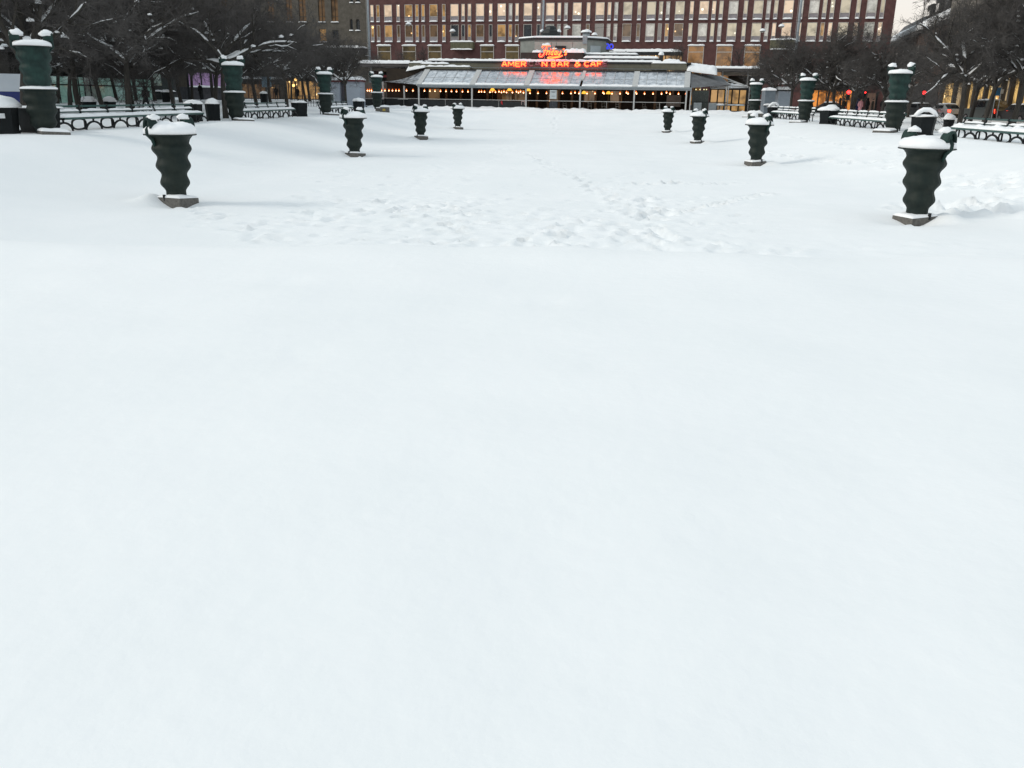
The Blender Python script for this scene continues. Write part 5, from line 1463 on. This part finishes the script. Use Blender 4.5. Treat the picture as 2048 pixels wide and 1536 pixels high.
for px in (1060, 1076, 1093, 1125, 1142, 1158, 1174, 1190, 1208, 1224, 1240, 1256, 1273, 1289, 1306, 1323, 1340, 1357, 1372): heat_lamp(px, 185.5 + (px - 1060) * .005, .9, lam)
for px in (1150, 1206, 1253, 1272, 1333): heat_lamp(px, 184.5, 2.7, lam)
for px in (763, 770, 778, 785, 792, 798, 813, 826): heat_lamp(px, 180.5, 4.5 if px < 800 else 1.2, 'small glowing orange lamp strung under the sloping awning at the left terrace corner')
for px in (735, 739, 743, 747): heat_lamp(px, 180.5, 6.2, 'small glowing orange lamp left of the last left pillar')
YG = emit('yellow_fabric_lamp', (1, .55, .06), 1.15, (.4, .25, .05))
for px, py, v, lb in ((985, 178, 2.2, 'yellow dome lamp over the terrace, first from the left'), (1019, 178, 2.2, 'yellow dome lamp over the terrace, second from the left'), (1057, 178.5, 2.2, 'yellow dome lamp beside the post left of the menu board'), (1168, 184, 2.2, 'yellow dome lamp just right of the post below the letters'), (1217, 184.5, 2.2, 'yellow dome lamp furthest right on the terrace')):
    u, z = k(px, py, v); t = thing('dome_lamp', KF.w(u, v, z - .22), 0, lb, 'lamp', 'yellow dome lamps over the terrace')
    m = MB(); m.ball((0, 0, 0), (.30, .30, .36), 14, 7, 0); m.build('shade', YG, t, True)
    m = MB(); m.tube([(0, 0, -(z - .22 - FZ)), (0, 0, .05)], .03, 6); m.build('pole', WOODB, t)
# a few chairs and tables on the right part of the terrace
CHR = mat('pale_chair_frame', (.20, .18, .16), .5, (.26, .24, .21), 4)
cp = None
for i, (px, v, rz) in enumerate(((1130, 1.0, .2), (1180, 1.1, 3.0), (1208, 1.4, .3), (1236, 1.0, 2.9), (1290, 1.2, .4), (1318, 1.5, 2.8), (1345, 1.1, 0))):
    p = KF.w(ku(px, v), v, FZ)
    lb = ['pale framed chair just right of the menu board', 'pale framed chair by the fourth terrace post', 'pale framed chair below the rightmost yellow dome lamp', 'pale framed chair left of the fifth terrace post', 'pale framed chair right of the fifth terrace post', 'pale framed chair left of the taupe screen', 'pale framed chair before the taupe screen'][i]
    if cp is None:
        t = thing('terrace_chair', p, rz, lb, 'chair', 'pale chairs on the terrace')
        m = MB(); m.bb(-.22, .22, -.22, .22, .43, .47); m.build('seat', CHR, t)
        for x in (-.2, .2):
            for y in (-.2, .2): m = MB(); m.tube([(x, y, 0), (x, y, .43)], .02, 6); m.build('leg', CHR, t)
        m = MB(); m.tube([(-.2, .2, .47), (-.2, .24, .92), (.2, .24, .92), (.2, .2, .47)], .02, 6); m.tube([(-.2, .23, .72), (.2, .23, .72)], .018, 6); m.build('backrest', CHR, t)
        cp = t
    else:
        t = copy_tree(cp); t.location = p; t.rotation_euler = (0, 0, rz); t['label'] = lb

# ------------------------------------------------------------------ neon writing
def arc(cx, cy, rx, ry, a0, a1, n=10): return [(cx + rx * math.cos(R(a0 + (a1 - a0) * i / n)), cy + ry * math.sin(R(a0 + (a1 - a0) * i / n))) for i in range(n + 1)]
GLY = {  # strokes in a 0..1 box, y up
 'A': [[(0, 0), (.42, 1), (.58, 1), (1, 0)], [(.2, .34), (.8, .34)]], 'M': [[(0, 0), (.06, 1), (.5, .25), (.94, 1), (1, 0)]],
 'E': [[(1, 1), (.05, 1), (.05, 0), (1, 0)], [(.05, .52), (.85, .52)]], 'R': [[(.05, 0), (.05, 1), (.65, 1)] + arc(.65, .74, .3, .26, 90, -90) + [(.05, .48)], [(.5, .48), (1, 0)]],
 'I': [[(.5, 0), (.5, 1)]], 'C': [arc(.55, .5, .5, .5, 45, 315, 16)], 'N': [[(.03, 0), (.03, 1), (.97, 0), (.97, 1)]],
 'B': [[(.05, 0), (.05, 1), (.6, 1)] + arc(.6, .76, .28, .24, 90, -90) + [(.05, .52)], [(.6, .52)] + arc(.62, .26, .32, .26, 90, -90) + [(.05, 0)]],
 'F': [[(.05, 0), (.05, 1), (1, 1)], [(.05, .52), (.8, .52)]], '&': [[(.95, .1), (.35, .72)] + arc(.45, .84, .17, .16, 200, -40, 8) + [(.12, .38)] + arc(.4, .22, .32, .22, 150, 330, 10) + [(.95, .5)]]}
TUBE_Y = emit('yellow_neon', (1, .40, .03), 2.2); TUBE_R = emit('red_neon', (1, .02, .02), 5.0, (.3, .02, .02)); TUBE_B = emit('blue_neon', (.05, .08, 1), .8, (.02, .02, .2))
OFF = mat('unlit_neon', (.42, .13, .15), .5, (.32, .09, .11), 5)
VS = V2 - .65
# the line of capitals
s0 = k(1003, 132.5, VS); sg = thing('neon_sign', KF.w(s0[0], VS, s0[1]), KF.a, 'long red and yellow neon lettering along the restaurant roof edge, partly unlit', 'sign')
cap = kz(1100, 123.3, VS) - kz(1100, 132.3, VS)
LT = [('A', 195, 270), ('M', 292, 388), ('E', 412, 482), ('R', 502, 575), ('I', 588, 612), ('C', 622, 705), ('A', 728, 812), ('N', 840, 920), ('B', 995, 1058), ('A', 1092, 1170), ('R', 1197, 1266), ('&', 1368, 1462), ('C', 1525, 1602), ('A', 1625, 1706), ('F', 1732, 1806), ('E', 1825, 1893)]
for n_, (ch, a, b) in enumerate(LT):
    ua = ku(980 + a / 8.192, VS) - s0[0]; ub = ku(980 + b / 8.192, VS) - s0[0]
    off = n_ in (4, 5, 6, 15)
    dz = kz(980 + (a + b) / 16.384, 132.4, VS) - s0[1]
    m = MB()
    for stv in GLY[ch]: bent(m, [(ua + (ub - ua) * x, 0, dz + cap * y) for x, y in stv], .105, 6)
    lo = m.build('letter', OFF if off else TUBE_R, sg, True)
    if off: lo['label'] = 'unlit dull red letter'
    else:
        m = MB()
        for stv in GLY[ch]: bent(m, [(ua + (ub - ua) * x, -.09, dz + cap * y) for x, y in stv], .034, 6)
        m.build('tube', TUBE_Y, lo, True)
    if n_ in (4, 5, 6, 11, 15):
        m = MB(); m.snow((ua, -.1, dz + cap), (ub - ua, 0, 0), (0, .2, 0), .12, 7, 3, n_); m.build('letter_snow', SNOWC, lo, True)
m = MB(); L_ = ku(1212, VS) - s0[0]; m.tube([(-.2, .12, -.12), (L_, .12, -.12)], .04, 6)
for j in range(12): m.tube([(L_ * j / 11, .12, -.9), (L_ * j / 11, .12, -.1)], .025, 5)
m.build('frame', METG, sg)
m = MB(); m.snow((-.1, .15, cap * .8), (L_ * .98, 0, 0), (0, .3, 0), .18, 60, 3, 1, .8, 0, 30)
# script line above
VT = VS - .1
s1 = k(1077.5, 116.5, VT); pxm = (ku(1134, VT) - ku(1078, VT)) / 56.0
sc = thing('neon_sign', KF.w(s1[0], VT, s1[1]), KF.a, 'slanting red and yellow neon script word above the capitals on the restaurant roof', 'sign')
SCR = {  # photo-pixel strokes, y up from the lower edge
 'F': [[(8, 19), (7, 22), (10, 23.5), (16, 22.5), (22, 23.5)], [(16, 22.5), (13, 15), (9, 6), (5, 2.5), (1.5, 3.5), (1, 7), (4, 8)], [(9, 13.5), (17, 14.5)]],
 'r': [[(14.5, 6), (17.5, 14), (18.2, 12), (20, 13.8), (21.5, 13.2)]],
 'i': [[(19.5, 6), (22.5, 13.5)], [(23.6, 16.3), (24.0, 17.2)]],
 'd': [[(28, 13), (25.5, 12.5), (23.8, 8.5), (24.6, 6.2), (27, 8)], [(30.4, 19), (26.4, 6.2), (28.4, 6.4)]],
 'a': [[(35, 13), (32.6, 12.8), (30.6, 8.6), (31.4, 6.2), (34, 8.4)], [(35.6, 13.4), (33.6, 6.4), (35.6, 6.4)]],
 'y': [[(38.2, 13.4), (36.8, 8), (38.6, 6.4), (42, 9)], [(44, 13.6), (40.4, 4.5), (36, 2.8), (28, 2.0), (22, 2.6), (17, .8), (21, -.6), (30, .6), (40, 2.2), (47, 5.5)]],
 "'": [[(49, 18), (48.4, 15.2)]],
 's': [[(54.5, 12.5), (52.5, 13.8), (51.4, 11.8), (54.2, 9.2), (53.2, 6.6), (50.4, 7)]]}
for ch, sts in SCR.items():
    m = MB()
    for stv in sts: bent(m, [(x * pxm, 0, y * pxm) for x, y in stv], .11 if ch == 'F' else .085, 6)
    lo = m.build('letter', TUBE_R, sc, True)
    m = MB()
    for stv in sts: bent(m, [(x * pxm, -.075, y * pxm) for x, y in stv], .034, 6)
    m.build('tube', TUBE_Y, lo, True)
m = MB()
for x in (11, 33, 53): m.tube([(x * pxm, .1, -.9), (x * pxm, .1, .3)], .03, 5)
m.build('frame', METW, sc)
m = MB(); m.snow((6 * pxm, -.15, 23.6 * pxm), (16 * pxm, 0, 0), (0, .35, 0), .28, 12, 4, 3); m.snow((26 * pxm, -.1, 17 * pxm), (10 * pxm, 0, 0), (0, .2, 0), .14, 9, 3, 5); m.build('sign_snow', SNOWC, sc, True)
# blue numerals on the facade behind
VB = V4 + 3
s2 = k(1207.5, 98, VB); pxb = ku(1208, VB) - ku(1207, VB)
bs = thing('neon_sign', KF.w(s2[0], VB, s2[1]), KF.a, 'small blue neon numerals at the right end of the rooftop box', 'sign')
for ch, sts in {"'": [[(2.0, 10.8), (.8, 7.6)]], '2': [arc(6.6, 7, 2.7, 2.4, 150, -30, 9) + [(4, .8), (9.8, .8)]], '0': [arc(14.6, 4.7, 3.4, 4.2, 0, 360, 18)]}.items():
    m = MB()
    for stv in sts: bent(m, [(x * pxb, 0, y * pxb) for x, y in stv], .085, 6)
    m.build('numeral', TUBE_B, bs, True)
m = MB(); m.tube([(0, .15, -.2), (19 * pxb, .15, -.2)], .05, 6); m.tube([(3, .15, -1.5), (3 * 1.0, .15, -.2)], .05, 6)
for x in (7, 14.6): m.tube([(x * pxb, .15, -.2), (x * pxb, .15, .4)], .03, 5)
m.build('frame', IRON, bs)
# ------------------------------------------------------------------ flagpoles, street lamps, signals
POLE = mat('blue_grey_pole', (.26, .30, .33), .5, (.33, .37, .40), 2)
def flagpole(px0, py0, px1, y, r, label, v=None):
    a = at(px0, py0, y); t = thing('flagpole', (a.x, a.y, 0), 0, label, 'flagpole', 'pale grey flagpoles before the facades')
    m = MB(); m.tube([(0, 0, 0), (0, 0, 14), (0, 0, 24)], [r, r * .9, r * .7], 12); m.build('pole', POLE, t, True)
    m = MB(); m.tube([(-r * 1.5, -.02, 1.2), (-r * 1.5, -.02, 22)], .02, 5); m.tube([(-r * 1.5, -.02, 1.2), (0, -.02, 1.2)], .03, 5); m.build('halyard', METW, t)
    m = MB(); m.lathe([(r * 2.2, 0), (r * 2.0, .35), (r * 1.1, .5)], 12); m.build('foot', POLE, t)
    return t
flagpole(739, 100, 731, 131, .17, 'pale grey flagpole at the joint of the brick and red buildings')
flagpole(1086, 55, 1089, 128, .15, 'pale grey flagpole rising behind the dark rooftop hood')
flagpole(1595, 70, 1601, 133, .22, 'thick pale flagpole before the right part of the red building')
LAMPM = mat('lamp_grey', (.12, .12, .12), .5, (.18, .18, .18), 4)
def span_lamp(px, py, y, label):
    p = at(px, py, y); t = thing('street_lamp', p, 0, label, 'street lamp', 'wire-hung street lamps before the red building')
    m = MB(); m.lathe([(.30, -.12), (.34, -.06), (.24, .06), (.08, .14), (.05, .25)], 14); m.build('shade', LAMPM, t, True)
    m = MB(); m.ball((0, 0, -.12), (.20, .20, .10), 12, 6); m.build('bulb', mat('opal_bulb', (.5, .47, .4), .4, (.6, .57, .5), 3) if 'opal_bulb' not in bpy.data.materials else bpy.data.materials['opal_bulb'], t, True)
    m = MB(); m.ball((0, 0, -.02), (.42, .42, .36), 14, 7, .0, .15, px); m.build('snow_cap', SNOWC, t, True)
    m = MB(); m.tube([(0, 0, .2), (0, 0, .9)], .02, 5); m.tube([(-6, .3, 1.3), (0, 0, .9), (6, -.3, 1.35)], .014, 4); m.build('span_wire', IRON, t)
for px, py, lb in ((817, 49, 'street lamp before the third lit window pair at left, snow domed, leftmost'), (905, 63, 'snow-domed street lamp above the greenish balcony'), (1135, 56, 'snow-domed street lamp right of the dark rooftop hood'), (1189, 70, 'small street lamp above the right end of the rooftop box'),
                   (1525, 62, 'street lamp above the rightmost orange windows'), (1563, 53, 'street lamp left of the thick right flagpole')):
    span_lamp(px, py, 132, lb)
RED = emit('red_signal_lens', (1, .02, .02), 9.0, (.3, 0, 0)); SIGB = mat('signal_black', (.008, .008, .008), .5, (.015, .015, .015), 5)
def signal(px, py, y, r, label):
    p = at(px, py, y); t = thing('traffic_signal', (p.x, p.y, gz(p.x, p.y)), 0, label, 'traffic light', 'red traffic lights along the right street')
    z = p.z - gz(p.x, p.y)
    m = MB(); m.tube([(0, .12, -.2), (0, .12, z + .35)], .06, 8); m.build('pole', SIGB, t)
    m = MB(); m.bb(-.17, .17, -.1, .1, z - .75, z + .25); h = m.build('housing', SIGB, t, False, .03)
    for i in range(3):
        m = MB(); m.tube([(0, -.13, z - i * .29), (0, -.10, z - i * .29)], r if i == 0 else .10, 12); m.build('lens', RED if i == 0 else SIGB, h)
        m = MB(); m.box((0, -.2, z + .13 - i * .29), (.26, .2, .015)); m.build('visor', SIGB, h)
signal(1697, 184.5, 92, .19, 'red traffic light left of the drooping snowy limb')
signal(1730, 185, 104, .08, 'small distant red traffic light above the pink walker')
signal(1783, 186, 90, .19, 'red traffic light showing at the left edge of the nearest right pillar')
signal(1848, 186, 92, .19, 'red traffic light over the hexagonal bin')
def street_sign(px, py, y, col, label, sq=.3):
    p = at(px, py, y); g = gz(p.x, p.y); t = thing('street_sign', (p.x, p.y, g), 0, label, 'sign')
    m = MB(); m.tube([(0, .05, -.2), (0, .05, p.z - g + .3)], .035, 8); m.build('pole', METG, t)
    m = MB(); m.box((0, 0, p.z - g), (sq * 2, .03, sq * 2)); m.build('plate', mat('sign_plate_%d' % px, col, .5, tuple(c * .8 for c in col), 4), t, False, .012)
street_sign(1993, 183, 78, (.02, .13, .26), 'blue street sign on a thin pole before the yellow shops', .33)
street_sign(2003, 183, 80, (.5, .5, .48), 'small white street sign right of the blue one', .18)
street_sign(533, 164, 100, (.16, .22, .27), 'pale blue notice on a pole in the left alley', .55)

# ------------------------------------------------------------------ cars
TYRE = mat('tyre', (.008, .008, .008), .9, (.014, .014, .014), 8); CARG = mat('car_glass', (.01, .012, .014), .08, (.02, .022, .025), 2, spec=.8)
TAIL = emit('tail_light', (1, .04, .02), 7, (.3, 0, 0)); CHROME = mat('wheel_alloy', (.25, .25, .26), .35, (.3, .3, .31), 5, metal=.8)
def car(loc, rz, paint, label, tall=0.0, roof_snow=True, lit=True, cat_='car'):
    t = thing('parked_car', loc, rz, label, cat_, 'cars in the street on the right')
    L, W, H = 4.3, 1.76, 1.45 + tall
    body = [(-2.15, .35), (-2.12, .80), (-2.02, .98 + tall * .5), (-1.0, 1.0 + tall * .5), (2.0, .92 + tall * .4), (2.12, .75), (2.15, .35), (1.75, .28), (-1.75, .28)]
    m = MB(); m.prism(body, -W / 2, W / 2); m.build('body', paint, t, False, .07)
    cab = [(-1.95 if tall else -1.5, .98 + tall * .5), (-1.75 if tall else -.95, H - .03), (-1.3, H), (.35, H), (1.05, .97 + tall * .45)]
    if not tall: cab = [(-1.75, .98), (-1.05, H - .05), (-.6, H), (.35, H), (1.15, .96)]
    m = MB(); vs = []; n = len(cab)
    for sgn_ in (-1, 1):
        for x, z in cab: vs.append((x, sgn_ * (W / 2 - .06 - (.14 if z > 1.1 + tall * .5 else 0)), z))
    m.add(vs, [tuple(range(n)), tuple(range(2 * n - 1, n - 1, -1))] + [(i, n + i, n + (i + 1) % n, (i + 1) % n) for i in range(n)]); cb = m.build('cabin', paint, t, False, .04)
    m = MB()
    zc0, zc1 = 1.04 + tall * .5, H - .10
    m.bb(-1.0, .40, -W / 2 + .075, W / 2 - .075, zc0, zc1)
    m.build('side_window', CARG, cb)
    a_, b_ = Vector((cab[0][0], 0, cab[0][1])), Vector((cab[1][0], 0, cab[1][1]))
    c_ = a_.lerp(b_, .52) + Vector((-.02, 0, .012)); d_ = b_ - a_
    m = MB(); m.box(c_, (.03, W - .50, d_.length * .72), M=Matrix.Rotation(math.atan2(d_.x, d_.z), 3, 'Y')); m.build('rear_window', CARG, cb)
    for x in (-1.35, 1.35):
        for y in (-1, 1):
            m = MB(); m.tube([(x, y * (W / 2 - .22), .32), (x, y * (W / 2 + .01), .32)], .33, 18); w = m.build('wheel', TYRE, t)
            m = MB(); m.tube([(x, y * (W / 2 + .012), .32), (x, y * (W / 2 + .022), .32)], .2, 12); m.build('rim', CHROME, w)
    for y in (-1, 1):
        m = MB(); m.bb(-2.16, -2.06, y * W / 2 - y * .32, y * W / 2 - y * .06, .70, .92 + tall * .4); m.build('tail_light', TAIL, t)
    m = MB(); m.bb(-2.18, -2.12, -.26, .26, .55, .67); m.build('number_plate', METW, t)
    m = MB(); m.bb(-2.2, -2.0, -W / 2 + .04, W / 2 - .04, .34, .50); m.build('bumper', TYRE, t)
    if roof_snow:
        m = MB(); m.snow((-1.1, -W / 2 + .22, H + .002), (1.5, 0, 0), (0, W - .44, 0), .12, 10, 6, 3); m.build('roof_snow', SNOWC, t, True)
    return t
PW_ = mat('pale_car_paint', (.34, .34, .33), .3, (.40, .40, .39), 1); PD_ = mat('dark_car_paint', (.014, .016, .017), .28, (.02, .022, .023), 1); PG_ = mat('grey_green_paint', (.05, .06, .058), .3, (.065, .075, .072), 1)
def carpx(px, x, rz, paint, label, tall=0, **k_):
    y = y_at(px, x); return car((x, y, gz(x, y) - .15), rz, paint, label, tall, **k_)
carpx(1893, 38.5, R(98), PW_, 'pale car with red tail lights, left of the biggest right tree', 0)
carpx(1975, 36.5, R(100), PG_, 'dark grey van with red tail lights before the yellow shops', .35, cat_='van')
carpx(1658, 33.0, R(150), PD_, 'dark car before the orange lit shop', 0)
carpx(1840, 37.0, R(95), PD_, 'dark car with snowy roof and red lights behind the hexagonal bin', 0)
carpx(2046, 37.5, R(100), PD_, 'dark car at the right edge of the photo beyond the benches', 0)

# ------------------------------------------------------------------ people
SKINM = mat('skin', (.36, .22, .16), .6, (.42, .26, .19), 6); TROUS = mat('dark_trousers', (.010, .011, .013), .85, (.018, .019, .022), 9); SHOE = mat('dark_boots', (.008, .007, .007), .6, (.014, .012, .011), 9)
def skinned(name, verts, edges, radii, mt, parent, sub=1):
    me = bpy.data.meshes.new(name); me.from_pydata(verts, edges, []); me.update()
    o = bpy.data.objects.new(name, me); COL.objects.link(o)
    s = o.modifiers.new('skin', 'SKIN'); s.use_smooth_shade = True
    for i, r in enumerate(radii):
        sv = me.skin_vertices[0].data[i]; sv.radius = r if hasattr(r, '__len__') else (r, r); sv.use_root = (i == 0)
    if sub: b = o.modifiers.new('sub', 'SUBSURF'); b.levels = sub; b.render_levels = sub
    dg = bpy.context.evaluated_depsgraph_get(); dg.update()
    ev = bpy.data.meshes.new_from_object(o.evaluated_get(dg))
    o.modifiers.clear(); o.data = ev; ev.materials.clear(); ev.materials.append(mt)
    for p in ev.polygons: p.use_smooth = True
    o.parent = parent
    return o
def person(loc, rz, label, coat, stride=.28, h=1.75, hood=True, hat=None, bag=None, long_=True):
    """faces local -y; legs mid-step; hands in the coat pockets"""
    t = thing('person', loc, rz, label, 'person'); s = h / 1.75; t.scale = (s, s, s)
    f = -stride
    V = [(0, 0, .95), (0, -.01, 1.15), (0, -.02, 1.38), (0, -.03, 1.50), (0, -.045, 1.58),
         (.09, 0, .90), (.10, f * .62 - .03, .50), (.10, f * .9, .09), (.10, f * .9 - .13, .04),
         (-.09, 0, .90), (-.10, -f * .35 - .04, .49), (-.10, -f * 1.05, .12), (-.10, -f * 1.05 - .12, .05)]
    E_ = [(0, 1), (1, 2), (2, 3), (3, 4), (0, 5), (5, 6), (6, 7), (7, 8), (0, 9), (9, 10), (10, 11), (11, 12)]
    rad = [(.15, .12), (.14, .11), (.17, .12), (.065, .065), (.06, .06), (.09, .095), .068, .05, (.05, .035), (.09, .095), .068, .05, (.05, .035)]
    skinned('body', V, E_, rad, TROUS, t)
    # coat with sleeves: one skinned surface, hands pushed into the pockets
    lo = .62 if long_ else .84
    V = [(0, -.01, 1.12), (0, -.015, 1.36), (0, -.02, 1.46), (0, 0, .95), (0, .0, lo + .05), (0, .0, lo),
         (.19, -.01, 1.41), (.255, .02, 1.14), (.205, -.10, .94), (-.19, -.01, 1.41), (-.255, .04, 1.14), (-.205, -.08, .94)]
    E_ = [(0, 1), (1, 2), (0, 3), (3, 4), (4, 5), (1, 6), (6, 7), (7, 8), (1, 9), (9, 10), (10, 11)]
    rad = [(.18, .145), (.19, .145), (.10, .09), (.19, .15), (.21, .18), (.20, .18), .085, .072, .062, .085, .072, .062]
    skinned('coat', V, E_, rad, coat, t)
    m = MB(); m.ball((0, -.06, 1.635), (.078, .098, .118), 14, 10); m.ball((0, -.158, 1.625), (.016, .022, .024), 8, 5)
    for sx_ in (-1, 1): m.ball((sx_ * .078, -.05, 1.63), (.015, .03, .034), 8, 5)
    hd = m.build('head', SKINM, t, True)
    m = MB()
    for sx_ in (-1, 1): m.ball((sx_ * .032, -.146, 1.65), (.013, .01, .009), 6, 4)
    m.box((0, -.150, 1.582), (.05, .012, .010)); m.build('face_detail', SHOE, hd)
    if hood:
        m = MB(); m.ball((0, -.025, 1.65), (.125, .135, .15), 14, 9, -.8); m.tube([(0, .0, 1.46), (0, -.01, 1.56)], [.12, .12], 12); m.build('hood', coat, t, True)
    else:
        m = MB(); m.ball((0, -.042, 1.665), (.092, .105, .115), 14, 8, -.25); m.build('hat' if hat else 'hair', hat or SHOE, t, True)
        m = MB(); m.tube([(0, -.03, 1.45), (0, -.035, 1.53)], [.11, .095], 12); m.build('scarf', hat or coat, t, True)
    if bag:
        m = MB(); m.bb(-.16, .16, .13, .30, 1.0, 1.42); m.build('backpack', bag, t, False, .05)
    return t
COATD = mat('blue_black_coat', (.008, .010, .013), .8, (.014, .017, .021), 6); COATB = mat('black_coat', (.006, .006, .007), .85, (.012, .012, .013), 6)
COATN = mat('dark_brown_coat', (.03, .022, .016), .85, (.045, .034, .026), 6); PINK = mat('pink_jacket', (.52, .22, .26), .75, (.6, .3, .33), 5); BLUEJ = mat('deep_blue_jacket', (.02, .03, .10), .8, (.03, .04, .13), 5)
def ppx(px, y, rz, label, coat, **k_):
    p = at(px, 195, y); return person((p.x, p.y, gz(p.x, p.y) - .02), rz, label, coat, **k_)
ppx(291.5, 67, R(-115), 'person in a dark hooded coat walking left past the green glass pavilion', COATD, stride=.34, h=1.86, bag=COATB)
ppx(402, 92, R(-20), 'person in dark clothes standing before the lilac board', COATB, stride=.12, h=1.72, long_=True, hood=False)
ppx(553, 120, R(30), 'person in black far off in the left alley, left of the warm lamps', COATB, stride=.2)
ppx(596, 118, R(-30), 'person in black far off in the left alley, below the warm lamps', COATB, stride=.2, hood=False)
ppx(1681, 92, R(80), 'person in a bulky black coat left of the snowy drooping limb', COATB, stride=.2)
ppx(1690, 97, R(-60), 'person in brown just right of the bulky black coat', COATN, stride=.2, hood=False)
ppx(1723, 94, R(20), 'person in a pink jacket behind the bench with the snowy rail', PINK, stride=.25, hood=False, bag=None)
ppx(1717, 96, R(25), 'person in a deep blue jacket beside the pink jacket', BLUEJ, stride=.2, h=1.68)
ppx(1737, 98, R(-70), 'person in black right of the pink jacket', COATB, stride=.3, h=1.8)
ppx(1747, 102, R(60), 'person in dark brown before the red-brown hoarding', COATN, stride=.2, hood=False)
ppx(1768, 93, R(-40), 'person in black close to the left side of the nearest right pillar', COATB, stride=.25)
